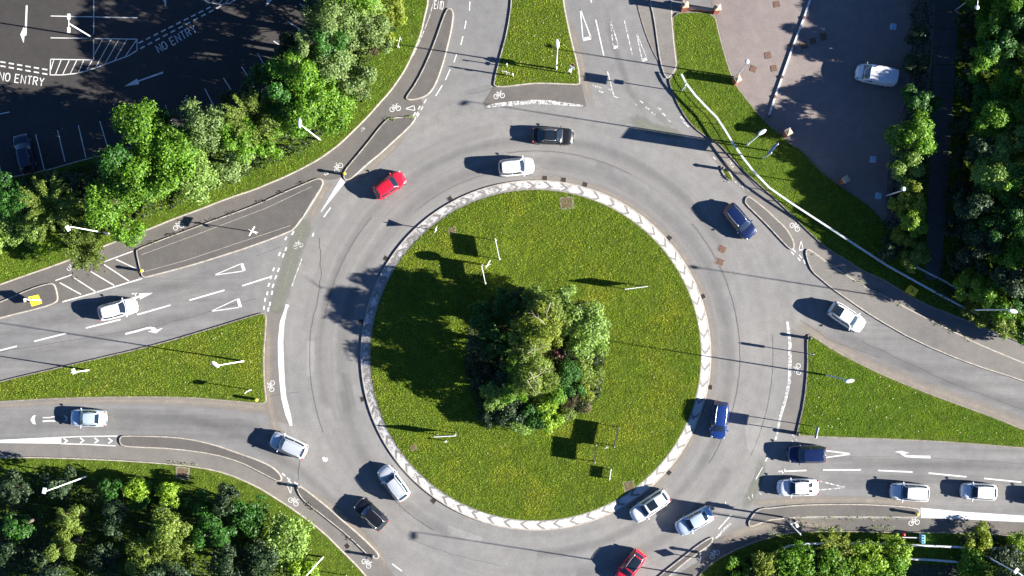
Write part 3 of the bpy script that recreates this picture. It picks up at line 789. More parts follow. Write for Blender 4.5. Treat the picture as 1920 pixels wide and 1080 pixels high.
mark('bay_line', strips=[([(176, 0), (177, -200)], 1.7)], **CP)
arc = [(380 + 62 * t / 12.0, 0 + 9 * math.sin(math.pi * (0.12 + 0.88 * t / 12.0))) for t in range(13)]
mark('hatching', strips=[([(378, -2), (392, 5), (415, 9), (430, 6), (444, -2)], 1.7), ([(397, 6), (404, -3)], 1.6), ([(409, 8.5), (419, -3)], 1.6), ([(421, 8), (431, -3)], 1.6)], **CP)
def dline(a, b_, n, ln, w):
    ang = math.atan2(b_[1] - a[1], b_[0] - a[0])
    return [(a[0] + (b_[0] - a[0]) * k / (n - 1), a[1] + (b_[1] - a[1]) * k / (n - 1), ang) for k in range(n)]
dashes(dline((264, 79), (391, 15), 10, 9, 2.6), 9.5, 2.6, **CP); dashes(dline((267, 89), (410, 13.5), 11, 9, 2.6), 9.5, 2.6, **CP)
dashes(dline((-10, 114), (84, 130), 7, 9, 2.6), 10, 2.6, **CP); dashes(dline((-10, 121.5), (84, 138.5), 7, 9, 2.6), 10, 2.6, **CP)
mark('direction_arrow', polys=[[(305.5, 134), (306, 137.5), (260.5, 153), (260.5, 158), (233, 162), (257, 147.5), (258.5, 151)]], **CP)
mark('direction_arrow', polys=[[(48.5, 10), (52, 10), (50, 66), (46, 68), (44.5, 81), (38, 65), (45, 49), (46.5, 57)]], **CP)
mark('direction_arrow', polys=[[(311, 12.5), (305, -3), (307, -30), (310, -30), (312, -3)]], **CP)
mark('direction_arrow', polys=[[(498, 13), (501, -2), (512, -2)]], **CP)
for a, b_ in [((-4, 214.5), (18, 210)), ((539, 40), (575, 63)), ((562, 7), (600, 31)), ((513, 77), (553, 103)), ((483, 100), (500, 130)), ((453, 125), (478, 165)), ((419, 146), (449, 193)), ((384, 166), (408, 213)), ((347, 182), (368, 230)), ((310, 197), (328, 245)), ((274, 212), (290, 258)),
              ((229, 218), (246, 272)), ((187, 227), (204, 283)), ((147, 235), (161, 295)), ((108, 244), (122, 303)), ((67, 252), (83, 318)), ((27, 262), (44, 330)), ((-12, 272), (3, 327))]:
    line(a, b_, 1.8, parent=car_park, name='bay_line')

# seams and cracks
def wob(pts, amp, seed, sub=6):
    r = random.Random(seed); out = []
    for i in range(len(pts) - 1):
        for k in range(sub):
            t = k / sub
            out.append((pts[i][0] * (1 - t) + pts[i + 1][0] * t + r.uniform(-amp, amp), pts[i][1] * (1 - t) + pts[i + 1][1] * t + r.uniform(-amp, amp)))
    out.append(pts[-1]); return out
def arcp(r, a0, a1, n=24):
    return [(1004.5 + r * math.cos(math.radians(a0 + (a1 - a0) * k / n)), 666 - r * math.sin(math.radians(a0 + (a1 - a0) * k / n))) for k in range(n + 1)]
for i, (pts, w, amp) in enumerate([(arcp(383, 98, 62), 0.8, .6), (arcp(383, 40, -32, 30), 0.8, .7), (arcp(402, 170, 140), 0.7, .8), (arcp(424, 200, 172), 0.7, .6), (arcp(380, 240, 218), 0.7, 1.0),
        ([(598, 445), (601, 480), (602, 520), (596, 560), (585, 610)], 0.8, 1.4), (arcp(445, 5, -25), 0.5, .5), ([(1450, 320), (1500, 360), (1540, 400)], .4, 1), ([(563, 862), (560, 880), (560, 900)], .8, .8),
        ([(1616, 640), (1700, 680), (1800, 725), (1920, 768)], 0.6, 1.2), ([(1500, 600), (1560, 640), (1650, 670)], 0.5, 1.0), ([(765, 1010), (850, 1040), (940, 1062)], 0.5, 1), ([(0, 660), (120, 640), (300, 610), (480, 560)], .5, 1.2), (arcp(352, 130, 100), .4, .6),
        ([(508, 742), (535, 738), (560, 735)], .6, .6), ([(925, 165), (900, 173), (880, 176)], .5, .5), ([(480, 480), (530, 462)], .4, .5), ([(1480, 860), (1700, 855), (1920, 870)], .35, .8)]):
    mark('surface_seam', strips=[(wob(pts, amp, i), w)], mat='crack', z=0.009)
for pts in ([(262, 512), (350, 488), (470, 448), (545, 423)], [(265, 478), (380, 436), (500, 390), (585, 350)], [(565, 410), (596, 360)]):
    mark('surface_seam', strips=[(pts, 0.8)], mat='kerb', z=0.130)

M['repair'] = mk_asphalt("repair_asphalt", (0.185, 0.182, 0.18), 0.08)
M['repair_pale'] = mk_asphalt("repair_asphalt_pale", (0.255, 0.25, 0.245), 0.08)
for pts, m_ in [([(1180, 178), (1192, 174), (1262, 232), (1254, 240)], 'repair'), ([(870, 171), (920, 158), (921, 167), (873, 179)], 'repair'), ([(1395, 795), (1425, 792), (1432, 840), (1402, 846)], 'repair_pale'),
                ([(575, 640), (590, 640), (588, 705), (574, 705)], 'repair_pale'), ([(1600, 862), (1690, 860), (1691, 868), (1601, 871)], 'repair'), ([(1120, 300), (1150, 308), (1146, 322), (1117, 314)], 'repair'),
                ([(840, 985), (905, 1008), (900, 1020), (836, 998)], 'repair_pale'), ([(300, 562), (380, 540), (382, 547), (303, 569)], 'repair'), ([(1690, 690), (1740, 712), (1735, 722), (1686, 700)], 'repair'), ([(640, 700), (655, 700), (668, 760), (654, 764)], 'repair')]:
    mark('repair_patch', polys=[pts], mat=m_, z=0.0045)
# soft strips: dust in the gutters, tyre-darkened and polished wheel tracks
def soft(name, pts, w, mat, z=0.006, one_side=0, closed=False):
    pts = [Vector(G(*p)) for p in pts]
    if not hasattr(w, '__len__'): w = [w] * len(pts)
    cols = [(-1, 0.0), (-0.5, 0.6), (0, 1.0), (0.5, 0.6), (1, 0.0)] if not one_side else [(0, 1.0), (0.35 * one_side, 0.75), (one_side, 0.0)]
    vs_, fade = [], []
    for i, p in enumerate(pts):
        t = (pts[min(i + 1, len(pts) - 1)] - pts[max(i - 1, 0)]).normalized()
        nrm = Vector((-t.y, t.x))
        e = min(i, len(pts) - 1 - i)
        ef = 0.0 if (e == 0 and not closed) else 1.0
        for (u, f) in cols:
            q = p + nrm * u * w[i] / S
            vs_.append((q.x, q.y, z)); fade.append(f * ef)
    m = len(cols)
    fs = [(i * m + k, i * m + k + 1, (i + 1) * m + k + 1, (i + 1) * m + k) for i in range(len(pts) - 1) for k in range(m - 1)]
    b = MB(); b.add(vs_, fs)
    me = b.mesh(name)
    at = me.attributes.new('fade', 'FLOAT', 'POINT')
    at.data.foreach_set('value', fade)
    return link(name, me, M[mat], road)
soft('gutter_dust', [(1490, 605), (1515, 620), (1565, 650), (1640, 688), (1715, 720), (1790, 748), (1865, 775), (1920, 798), (2000, 830)], 16, 'dust', 0.0060)
soft('gutter_dust', [(510, 775), (490, 765), (425, 758), (350, 753), (250, 751), (125, 753), (0, 761), (-60, 765)], [12, 14, 13, 10, 8, 7, 6, 6], 'dust', 0.0061)
soft('gutter_dust', [(505, 590), (503, 640), (502, 700), (504, 750), (515, 800), (540, 830)], 11, 'dust', 0.0062)
soft('gutter_dust', [(1070, 30), (1080, 77), (1094, 130), (1100, 170), (1115, 215)], 9, 'dust', 0.0063)
soft('gutter_dust', [(1290, 215), (1310, 245), (1335, 270), (1370, 310), (1400, 345)], 10, 'dust', 0.0064)
soft('gutter_dust', [(1400, 935), (1430, 943), (1500, 938), (1600, 937), (1700, 942), (1760, 950)], 9, 'dust', 0.0065)
soft('gutter_dust', [(1340, 1015), (1380, 1000), (1440, 985), (1500, 985), (1600, 985)], 14, 'dust', 0.0066)
soft('gutter_dust', [(560, 905), (620, 945), (690, 1010), (720, 1050), (720, 1075)], 8, 'dust', 0.0067)
soft('gutter_dust', [(560, 440), (590, 395), (612, 350), (630, 345)], 9, 'dust', 0.0068)
soft('gutter_dust', arcp(334, 92, -60, 40), 5, 'dust', 0.0069)
soft('gutter_dust', [(780, 225), (740, 275), (690, 320), (660, 345)], 8, 'dust', 0.0070)
soft('green_surfacing', [(575, 405), (570, 425), (560, 450), (548, 480), (540, 510), (528, 545), (515, 580), (512, 590)], [18, 20, 20, 19, 20, 20, 18, 10], 'green_patch', 0.0075)
soft('green_surfacing', [(1180, 215), (1200, 230), (1230, 243), (1262, 250), (1290, 262)], [14, 16, 14, 12, 8], 'green_patch', 0.0076)
soft('green_surfacing', [(1435, 850), (1425, 890), (1410, 925), (1385, 960)], 12, 'green_patch', 0.0077)
for i, (r, a0, a1, w) in enumerate([(362, 200, -20, 16), (405, 195, 30, 12), (372, 245, 190, 14), (420, -30, -80, 15), (372, -20, -90, 12)]):
    soft('wheel_track', arcp(r, a0, a1, 60), w, 'grime', 0.0080 + i * 0.0002)
for i, (r, a0, a1, w) in enumerate([(345, 190, -60, 9), (388, 200, 20, 10), (430, 175, 100, 14), (395, 230, 200, 16)]):
    soft('wheel_track', arcp(r, a0, a1, 60), w, 'pale', 0.0056 + i * 0.0001)
soft('wheel_track', [(200, 778), (350, 786), (450, 815), (560, 880), (650, 960), (760, 1080)], 12, 'grime', 0.0095)
soft('wheel_track', [(-60, 790), (200, 775), (330, 780), (470, 800), (560, 850)], 14, 'grime', 0.0096)
soft('wheel_track', [(1540, 870), (1700, 868), (1800, 872), (2000, 885)], 14, 'grime', 0.0097)
soft('wheel_track', [(-60, 640), (150, 585), (300, 545), (480, 495)], 16, 'grime', 0.0098)
soft('wheel_track', [(-60, 690), (150, 645), (300, 605), (480, 560)], 14, 'grime', 0.0099)
soft('wheel_track', [(1540, 600), (1620, 650), (1750, 705), (1920, 765), (2000, 800)], 14, 'grime', 0.0100)
soft('wheel_track', [(1130, -20), (1150, 80), (1180, 170), (1220, 240)], 9, 'grime', 0.0101)

# ------------------------------------------------------------------ drain covers and manholes
def drain(px, py, deg, label, group='road gully gratings around the roundabout', s=0.5, z=0.011, mat='iron', frame=True):
    o = empty('drain_cover', (*G(px, py), z), math.radians(deg))
    tag(o, label, 'drain cover', group)
    if frame:
        f = MB(); f.box((0, 0, 0.001), (s * 1.45, s * 1.25, 0.006)); f.build('frame', M['kerb_dark'], o)
    g = MB(); g.box((0, 0, 0.010), (s, s, 0.02))
    for k in range(5): g.box((0, -s * 0.4 + k * s * 0.2, 0.024), (s * 0.8, s * 0.07, 0.012))
    g.build('grating', M[mat], o)
    return o
for a in [(1021.5, 334, 0, 'leftmost of the three gully gratings above the top of the chevron apron'), (1057, 337, -8, 'middle of the three gully gratings above the top of the chevron apron'), (1097, 346, -14, 'rightmost of the three gully gratings above the top of the chevron apron'),
          (1255, 446, -40, 'gully grating at the upper right of the chevron apron'), (1318, 556, -65, 'gully grating at the right of the chevron apron, above the long lamp shadow'), (1331, 726, -100, 'gully grating at the right of the chevron apron just above the blue car'),
          (1254, 886, -130, 'gully grating at the lower right of the chevron apron'), (813, 939, 140, 'gully grating at the lower left of the chevron apron'), (681, 748, 105, 'gully grating at the left of the apron, lower of two'),
          (677, 603, 95, 'gully grating at the left of the apron in tree shade'), (724, 485, 60, 'gully grating at the upper left of the apron beside the lower sign'), (844, 373, 35, 'gully grating at the upper left of the apron below the red car'),
          (651, 1024, 40, 'gully grating on the south west cycle path')]:
    drain(*a)
for a in [(1354, 467, -25, 'upper of the pair of square manholes in the eastern ring lane'), (1350, 491, -25, 'lower of the pair of square manholes in the eastern ring lane')]:
    drain(*a, group='square manholes in the ring', s=0.75, mat='rust')
for a in [(1063, 381, 5, 'square brown cover in the lawn near the top of the central island', 1.1), (1179, 911, 10, 'square brown cover in the lawn at the lower right of the central island', .9), (343, 887, -5, 'square brown cover in the south western grass strip', 1.1), (848, 432, 10, 'small brown cover at the upper left of the central lawn', .6), (776, 839, 15, 'small brown cover at the lower left of the central lawn', .5)]:
    o = drain(a[0], a[1], a[2], a[3], group='covers set in the grass', s=a[4], z=0.27 if a[0] > 600 else 0.14, mat='rust', frame=True)
for a in [(1507, 85, 15, 'lowest of three brown covers in a row in the pink yard', .8), (1524, 77, 15, 'middle of three brown covers in a row in the pink yard', .7), (1544, 69, 15, 'topmost of three brown covers in a row in the pink yard', .8),
          (1440, 104, 10, 'dark cover in the yard left of the white kerb line', .75), (1451, 128, 10, 'dark cover in the yard just beside the white kerb line', .7), (1456, 8, 10, 'brown cover at the top edge of the yard', .7), (1412, 129, -20, 'red outlined cover near the brick pillar in the yard', .7)]:
    drain(a[0], a[1], a[2], a[3], group='covers in the yard', s=a[4], z=0.016, mat='rust', frame=False)

# ------------------------------------------------------------------ street lamps
def street_lamp(base, head, h, label, style='oval', white=True, group='tall road lamps'):
    bx, by = G(*base)
    hp = P(head[0], head[1], h)
    rel = Vector((hp.x - bx, hp.y - by, 0))
    o = empty('street_lamp', (bx, by, 0.0))
    tag(o, label, 'street lamp', group)
    mt = M['white_metal'] if white else M['steel']
    p = MB(); p.tube([(0, 0, -0.05), (0, 0, 1.4), (0, 0, 1.41), (0, 0, h - 0.25)], [0.10, 0.10, 0.075, 0.045], 10)
    p.build('pole', mt, o, True)
    d = rel.normalized() if rel.length > 0.05 else Vector((0, 1, 0))
    L = rel.length
    a = MB(); a.tube([(0, 0, h - 0.3), (*(rel * 0.15).xy, h - 0.08), (*(rel * 0.5).xy, h), (*rel.xy, h + 0.02)], [0.06, 0.05, 0.045, 0.04], 8)
    a.build('arm', mt, o, True)
    ang = math.atan2(d.y, d.x)
    l = MB()
    if style == 'oval':
        l.ell((rel.x + d.x * 0.1, rel.y + d.y * 0.1, h + 0.05), (0.52, 0.22, 0.11), ang, 14, 8)
        le = l.build('lantern', M['white_metal'], o, True)
        g = MB(); g.ell((rel.x + d.x * 0.1, rel.y + d.y * 0.1, h - 0.03), (0.4, 0.2, 0.09), ang); g.build('glass', M['lens'], le, True)
    elif style == 'box':
        l.box((rel.x, rel.y, h + 0.03), (0.38, 0.62, 0.13), ang, 0.04)
        le = l.build('lantern', M['white_metal'], o)
        g = MB(); g.box((rel.x, rel.y, h - 0.055), (0.33, 0.55, 0.03), ang); g.build('glass', M['lens'], le)
    else:
        l.ell((rel.x, rel.y, h), (0.25, 0.25, 0.14), ang, 14, 8)
        le = l.build('lantern', M['white_metal'], o, True)
        g = MB(); g.ell((rel.x, rel.y, h - 0.08), (0.2, 0.2, 0.12), ang); g.build('glass', M['lens'], le, True)
    return o
street_lamp((457, 677), (405, 684), 12, 'tall white lamp on the western grass triangle near its blunt end')
street_lamp((167, 694), (138, 696), 6, 'smaller white lamp on the western grass triangle near its narrow end', 'box')
street_lamp((163, 893), (83, 920), 12, 'tall white lamp with a square head leaning over the south western wood', 'box')
street_lamp((205, 438), (127, 428), 12, 'white lamp rising through the trees beside the hatched western islands', 'box')
street_lamp((1815, 581), (1897, 583), 12, 'tall lamp over the shrubs at the right edge above the eastern road')
street_lamp((1548, 703), (1594, 714), 12, 'tall lamp on the eastern grass triangle', white=False)
street_lamp((1043, 130), (1045, 84), 12, 'tall white lamp on the tapering northern grass island')
street_lamp((1400, 272), (1430, 247), 12, 'tall lamp beside the white railing and blue direction sign')
street_lamp((1379, 145), (1401, 115), 8.2, 'small lamp standing by a brick pillar at the edge of the yard', 'round', False, 'small lamps')
street_lamp((1662, 367), (1694, 354), 7, 'small lamp between the yard corner and the shaded bushes', 'round', False, 'small lamps')
street_lamp((1280, 2), (1300, -30), 8, 'small lamp at the top edge of the yard', 'round', False, 'small lamps')
street_lamp((600, 262), (562, 233), 12, 'lamp whose pale head shows above the north western trees', 'oval')
street_lamp((1846, 1041), (1905, 1070), 12, 'lamp over the shrubs in the bottom right corner', 'box')
street_lamp((1300, 1079), (1325, 1130), 12, 'lamp by the southern exit island whose head is below the frame')
street_lamp((606, 1044), (565, 1085), 12, 'lamp leaning over the round shrub in the south western verge')
street_lamp((1790, 20), (1832, 14), 8, 'slim lamp among the dark trees at the top right', 'round', False, 'small lamps')
# twin-headed car park lamp
o = empty('street_lamp', (*G(172, 70), 0)); tag(o, 'twin headed lamp standing on the car park hatching', 'street lamp')
top = P(129, 45, 7.1) - Vector((*G(172, 70), 0))
b = MB(); b.box((0, 0, 0.15), (0.7, 0.6, 0.3), 0, 0.04); b.build('base', M['dark_metal'], o)
b = MB(); b.tube([(0, 0, 0), (0, 0, 7.1)], [0.09, 0.06]); b.build('pole', M['white_metal'], o, True)
b = MB(); b.tube([(0, 0.0, 7.1), (0, 0.5, 7.15)], .04); b.tube([(0, 0, 7.1), (0, -0.5, 7.15)], .04); b.build('arm', M['white_metal'], o)
for sgn in (1, -1):
    b = MB(); b.box((0, 0.72 * sgn, 7.16), (0.3, 0.62, 0.12), 0, 0.03); le = b.build('lantern', M['white_metal'], o)
    g = MB(); g.box((0, 0.72 * sgn, 7.09), (0.2, 0.45, 0.02)); g.build('glass', M['lens'], le)

# ------------------------------------------------------------------ signs, signals, bollards
def two_post_sign(p1, p2, z0, z1, label, front='white_metal', back='steel', group=None, cat='road sign', pr=0.045, over=0.12, trim='white_metal'):
    a, c = Vector(G(*p1)), Vector(G(*p2))
    m = (a + c) / 2
    d = c - a; L = d.length; ang = math.atan2(d.y, d.x)
    o = empty('road_sign', (m.x, m.y, 0.1), ang)
    tag(o, label, cat, group)
    for sx in (-1, 1):
        b = MB(); b.tube([(sx * (L / 2 - 0.1), 0.06, -0.1), (sx * (L / 2 - 0.1), 0.06, z1 - 0.05)], pr); b.build('post', M['steel'], o, True)
    b = MB(); b.box((0, 0, (z0 + z1) / 2), (L + over, 0.03, z1 - z0)); pn = b.build('panel', M[back], o)
    b = MB(); b.box((0, -0.022, (z0 + z1) / 2), (L + over - .04, 0.01, z1 - z0 - .04)); b.build('face', M[front], pn)
    b = MB(); b.box((0, -0.0, z1 + 0.012), (L + over + .02, 0.07, 0.03)); b.build('edge_trim', M[trim], pn)
    return o
SG = 'direction boards around the roundabout'
two_post_sign((930, 450), (938, 488), 1.1, 2.15, 'upper of the two boards on the upper left of the central lawn', group=SG)
two_post_sign((904, 496), (912, 533), 1.0, 2.05, 'lower of the two boards on the upper left of the central lawn', group=SG)
two_post_sign((1158, 798), (1149, 836), 1.0, 2.0, 'upper right of the two large boards below the central trees', 'blue_sign', 'dark_metal', SG, trim='dark_metal')
two_post_sign((1116, 830), (1113, 866), 0.95, 2.0, 'lower left of the two large boards below the central trees', 'blue_sign', 'dark_metal', SG, trim='dark_metal')
two_post_sign((1145, 878), (1142, 897), 0.5, 1.0, 'smallest board on the lower right of the central lawn', group=SG)
two_post_sign((1170, 543), (1210, 538), 1.0, 2.6, 'board seen edge on above the central trees', group=SG)
two_post_sign((818, 815), (857, 813), 1.0, 2.6, 'board seen edge on at the lower left of the central lawn', group=SG)
two_post_sign((1441, 281), (1427, 299), 2.3, 5.9, 'big blue direction sign on the lawn inside the railing', 'blue_sign', 'steel', None, pr=.08, trim='blue_sign')
two_post_sign((1522, 797), (1518, 815), 2.6, 3.6, 'blue sign at the lower tip of the eastern grass triangle', 'blue_sign', 'blue_box', None)
two_post_sign((1466, 968), (1484, 988), 3.6, 5.1, 'large direction sign on the path right of the southern exit', 'green_sign', 'steel', None, pr=.07, trim='steel')
two_post_sign((752, 74), (748, 92), 0.4, 1.0, 'low metal frame sign in the brown bush by the northern grass verge', 'rust', 'dark_metal', None)

def post_sign(base, h, panels, label, group=None, cat='signpost', pr=0.05, mat='white_metal', top_box=True):
    o = empty('signpost', (*G(*base), 0.1)); tag(o, label, cat, group)
    b = MB(); b.tube([(0, 0, -0.12), (0, 0, h)], pr); b.build('post', M[mat], o, True)
    for (shape, w, hh, zc, ang, m1) in panels:
        b = MB()
        a = math.radians(ang)
        if shape == 'rect': b.box((0.06 * math.sin(a), -0.06 * math.cos(a), zc), (w, 0.04, hh), a)
        else:
            n = 24 if shape == 'round' else (4 if shape == 'diamond' else 3)
            off = math.pi / 2 if shape != 'tri_down' else -math.pi / 2
            ring_ = [(w / 2 * math.cos(off + 2 * math.pi * k / n), w / 2 * math.sin(off + 2 * math.pi * k / n)) for k in range(n)]
            vs_ = []
            for dy in (-0.05, -0.08):
                for (u, v) in ring_: vs_.append((u * math.cos(a) - dy * math.sin(a), u * math.sin(a) + dy * math.cos(a), zc + v))
            b.add(vs_, [tuple(range(n)), tuple(reversed(range(n, 2 * n)))] + [(k, (k + 1) % n, n + (k + 1) % n, n + k) for k in range(n)])
        b.build('panel', M[m1], o)
    return o
post_sign((916, 497), 3.3, [('round', 1.15, 0, 2.8, 60, 'white_metal'), ('rect', 0.7, 0.08, 1.2, 20, 'white_metal')], 'white post with a round disc beside the lower board on the central lawn')
post_sign((1136, 836), 1.6, [('rect', 0.5, 0.4, 1.4, 20, 'white_metal')], 'short white post box between the two large boards below the central trees')
post_sign((819, 432), 2.2, [('tri_down', 1.0, 0, 1.8, 70, 'white_metal')], 'post with a triangular plate at the upper left rim of the central lawn')
post_sign((837, 826), 1.0, [('rect', 0.45, 0.3, 0.9, 0, 'white_metal')], 'little white post just below the edge on board at the lower left of the lawn')
post_sign((1277, 172), 4.2, [('rect', 1.0, 1.0, 3.6, 80, 'steel'), ('rect', 0.5, 0.4, 2.6, 80, 'steel')], 'tall signpost on the thin grass strip at the top of the white railing')
post_sign((950, 141), 2.3, [('rect', 0.9, 0.35, 2.1, -15, 'white_metal')], 'white sign with braces near the tip of the northern grass island')
post_sign((962, 144), 2.0, [('rect', 0.2, 0.3, 1.8, 10, 'white_metal')], 'plain white post right of the braced sign on the northern grass island')
post_sign((951, 125), 1.8, [('rect', 0.15, 0.3, 1.7, 10, 'white_metal')], 'slim white post above the braced sign on the northern grass island')
post_sign((483, 436), 3.4, [('rect', 1.2, 0.4, 3.0, 60, 'white_metal'), ('rect', 1.0, 0.25, 2.3, -30, 'white_metal')], 'white fingerpost on the largest western tarmac island')
post_sign((472, 731), 2.6, [('rect', 0.7, 0.5, 2.3, 35, 'white_metal')], 'small white sign near the blunt corner of the western grass triangle')
post_sign((1515, 663), 2.9, [('rect', 0.3, 1.0, 2.3, 80, 'dark_metal')], 'dark slender post on the upper left of the eastern grass triangle')
post_sign((650, 1078), 3.0, [('rect', 0.4, 0.6, 2.7, 60, 'steel')], 'thin steel post on the grass below the lamp in the south western verge')
post_sign((1308, 1046), 1.7, [('diamond', 0.95, 0, 1.35, 75, 'steel')], 'post with a diamond plate at the edge of the southern exit island')
# yellow board on the western island
o = empty('road_sign', (*G(64, 563), 0.12)); tag(o, 'tilted yellow board with black symbols beside a white lamp arm on the far left island', 'road sign')
b = MB(); b.tube([(0, 0, -0.1), (0, 0, 1.6)], .05); b.build('post', M['white_metal'], o)
b = MB(); b.add([(0.15, -0.7, .9), (1.15, -0.35, .55), (1.0, 0.6, 1.25), (0.0, 0.35, 1.6), (0.15, -0.7, .86), (1.15, -0.35, .51), (1.0, 0.6, 1.21), (0.0, 0.35, 1.56)], [(0, 1, 2, 3), (7, 6, 5, 4), (0, 4, 5, 1), (1, 5, 6, 2), (2, 6, 7, 3), (3, 7, 4, 0)])
pn = b.build('panel', M['yellow'], o)
b = MB()
for u, v in ((0.2, 0.3), (0.35, 0.3), (0.5, .33), (.35, .5)):
    q = Vector((0.15, -0.7, .9)) + Vector((1.0, 0.35, -.35)) * u + Vector((-0.15, 1.05, .7)) * v + Vector((0, 0, .012))
    b.add([q, q + Vector((.09, .03, -.03)), q + Vector((.07, .16, .09)), q + Vector((-.02, .13, .12))], [(0, 1, 2, 3)])
b.build('symbol', M['trim'], pn)
b = MB(); b.box((0.55, 0.05, 1.75), (1.9, 0.16, 0.08), math.radians(-4), .02); b.build('light_bar', M['white_metal'], o)
b = MB(); b.box((-0.35, 0.0, 1.7), (0.22, 0.42, 0.15), 0.2, .02); b.build('end_box', M['white_metal'], o)

def bollard(px, py, label, top='yellow', h=1.1, z=0.13):
    o = empty('bollard', (*G(px, py), z)); tag(o, label, 'bollard', 'bollards on the island tips')
    b = MB(); b.tube([(0, 0, -0.02), (0, 0, h * .82)], [0.17, 0.15], 14); b.build('body', M['dark_metal'] if top != 'white' else M['white_metal'], o, True)
    b = MB(); b.ell((0, 0, h * .86), (0.2, 0.2, h * .14), 0, 14, 8); b.build('cap', M['yellow'] if top == 'yellow' else M['dark_metal'], o, True)
    b = MB(); b.tube([(0, 0, h * .45), (0, 0, h * .6)], 0.165, 14); b.build('reflective_band', M['white_metal'], o)
    return o
bollard(270, 508, 'yellow topped bollard at the lower corner of the largest western island')
bollard(648, 327, 'yellow topped bollard at the tip of the tapering island behind the red hatchback')
bollard(1715, 962, 'yellow topped bollard at the right end of the island below the white car queue')
bollard(484, 749, 'yellow topped bollard at the lower right corner of the western grass triangle')
bollard(700, 1042, 'dark bollard at the lower end of the narrow island by the black hatchback', 'dark')
bollard(1353, 317, 'dark bollard on the tiny weedy teardrop island', 'dark')
bollard(1516, 634, 'dark bollard at the top tip of the eastern grass triangle', 'dark')
bollard(1494, 813, 'dark bollard at the bottom left tip of the eastern grass triangle', 'dark', .9)
bollard(1309, 1035, 'dark bollard on the thin island at the southern exit', 'dark')
bollard(560, 912, 'dark bollard at the upper end of the narrow island by the black hatchback', 'dark', .8)

def signal(px, py, deg, h, label, arm=0.35):
    o = empty('traffic_signal', (*G(px, py), 0.1), math.radians(deg)); tag(o, label, 'traffic signal')
    b = MB(); b.tube([(0, 0, -.1), (0, 0, h)], .06); b.build('pole', M['steel'], o, True)
    b = MB(); b.box((arm, 0, h - 0.35), (0.3, 0.28, 0.95), 0, .03); hd = b.build('signal_head', M['trim'], o)
    for k, m1 in enumerate(('red', 'yellow', 'green_sign')):
        g = MB(); g.tube([(arm + .15, 0, h - 0.05 - k * .3), (arm + .22, 0, h - 0.05 - k * .3)], .1, 12); g.build('lens', M[m1], hd)
    b = MB(); b.box((arm - .17, 0, h - .35), (.03, .6, 1.2)); b.build('backing_board', M['white_metal'], o)
    b = MB(); b.box((-.3, 0, h + 0.02), (.35, .3, .12), 0, .02); b.build('detector', M['white_metal'], o)
signal(1070, 139, 60, 3.4, 'white backed traffic signal right of the lamp on the northern grass island')
signal(1481, 972, 120, 3.3, 'grey traffic signal beside the large direction sign on the south eastern path')
# grit bin, little boxes
o = empty('grit_bin', (*G(1707, 545), 0.1), math.radians(-33)); tag(o, 'yellow grit bin with a black emblem on its lid beside the white railing', 'grit bin')
b = MB(); b.box((0, 0, .35), (1.05, .8, .7), 0, .06); b.build('body', M['yellow'], o)
b = MB(); b.box((0, 0, .74), (1.12, .88, .08), 0, .03); ld = b.build('lid', M['yellow'], o)
b = MB(); b.strip([(-.28, .18), (.02, .12), (.05, -.12), (.3, -.15)], .07, .785); b.strip([(0.02, .12), (-.1, -.2), (.05, -.12)], .06, .785); b.build('emblem', M['trim'], ld)
o = empty('utility_cabinet', (*G(1726, 1008), 0.1)); tag(o, 'pale blue panelled cabinet beside the parapet above the underpass', 'cabinet')
b = MB(); b.box((0, 0, .5), (.42, .95, 1.0), 0, .03); b.build('body', M['blue_box'], o)
for k in range(3):
    b = MB(); b.box((0, -.3 + k * .3, 1.008), (.22, .14, .015)); b.build('vent_panel', M['trim'], o)
o = empty('litter_ball', (*G(1692, 1002), 0.12)); tag(o, 'small round red object at the left end of the parapet above the underpass', 'red marker')
b = MB(); b.ell((0, 0, .25), (.28, .26, .25)); b.build('ball', M['red'], o, True)
b = MB(); b.tube([(0, 0, .45), (0, 0, .56)], .05); b.build('knob', M['trim'], o)
for px, py, l in ((1675, 50, 'pale inspection slab on the shaded yard near the striped fence shadow'), (1637, 299, 'pale inspection slab on the shaded yard above the corner brick pillar'), (1647, 367, 'pale inspection slab at the shaded bottom corner of the yard')):
    o = empty('inspection_slab', (*G(px, py), .012), -.1); tag(o, l, 'inspection slab', 'pale slabs in the yard')
    b = MB(); b.box((0, 0, .02), (.68, .7, .06), 0, .015); b.build('slab', M['pale_rail'], o)
    b = MB(); b.box((0, 0, .055), (.5, .5, .012)); b.build('lid', M['blue_box'], o)

# ------------------------------------------------------------------ walls, pillars, railings, fences
def pillar(px, py, label, h=2.1, s=.62, rz=.5):
    x, y = G(px, py)
    o = empty('brick_pillar', (x, y, 0.0), rz); tag(o, label, 'brick pillar', 'brick pillars along the yard')
    b = MB(); b.box((0, 0, h / 2), (s, s, h)); b.build('shaft', M['brick'], o)
    b = MB(); b.box((0, 0, h + .06), (s + .12, s + .12, .12), 0, .03); b.add([(-s / 2, -s / 2, h + .12), (s / 2, -s / 2, h + .12), (s / 2, s / 2, h + .12), (-s / 2, s / 2, h + .12), (0, 0, h + .26)], [(0, 1, 4), (1, 2, 4), (2, 3, 4), (3, 0, 4)])
    b.build('cap', M['cap'], o)
pillar(1281, 17, 'brick pillar at the left end of the low wall at the top of the yard', rz=.1)
pillar(1341, 22, 'brick pillar at the right end of the low wall at the top of the yard', rz=.1)
pillar(1378, 154, 'brick pillar beside the small yard lamp')
pillar(1472, 252, 'brick pillar at the middle of the curved yard edge')
pillar(1578, 340, 'brick pillar at the shaded lower corner of the yard')
o = empty('low_wall', (*G(1311, 20), 0.1), math.radians(-4)); tag(o, 'low brick wall between the two pillars at the top of the yard lawn', 'wall')
b = MB(); b.box((0, 0, .45), (3.0, .25, .9)); b.build('brickwork', M['brick'], o)
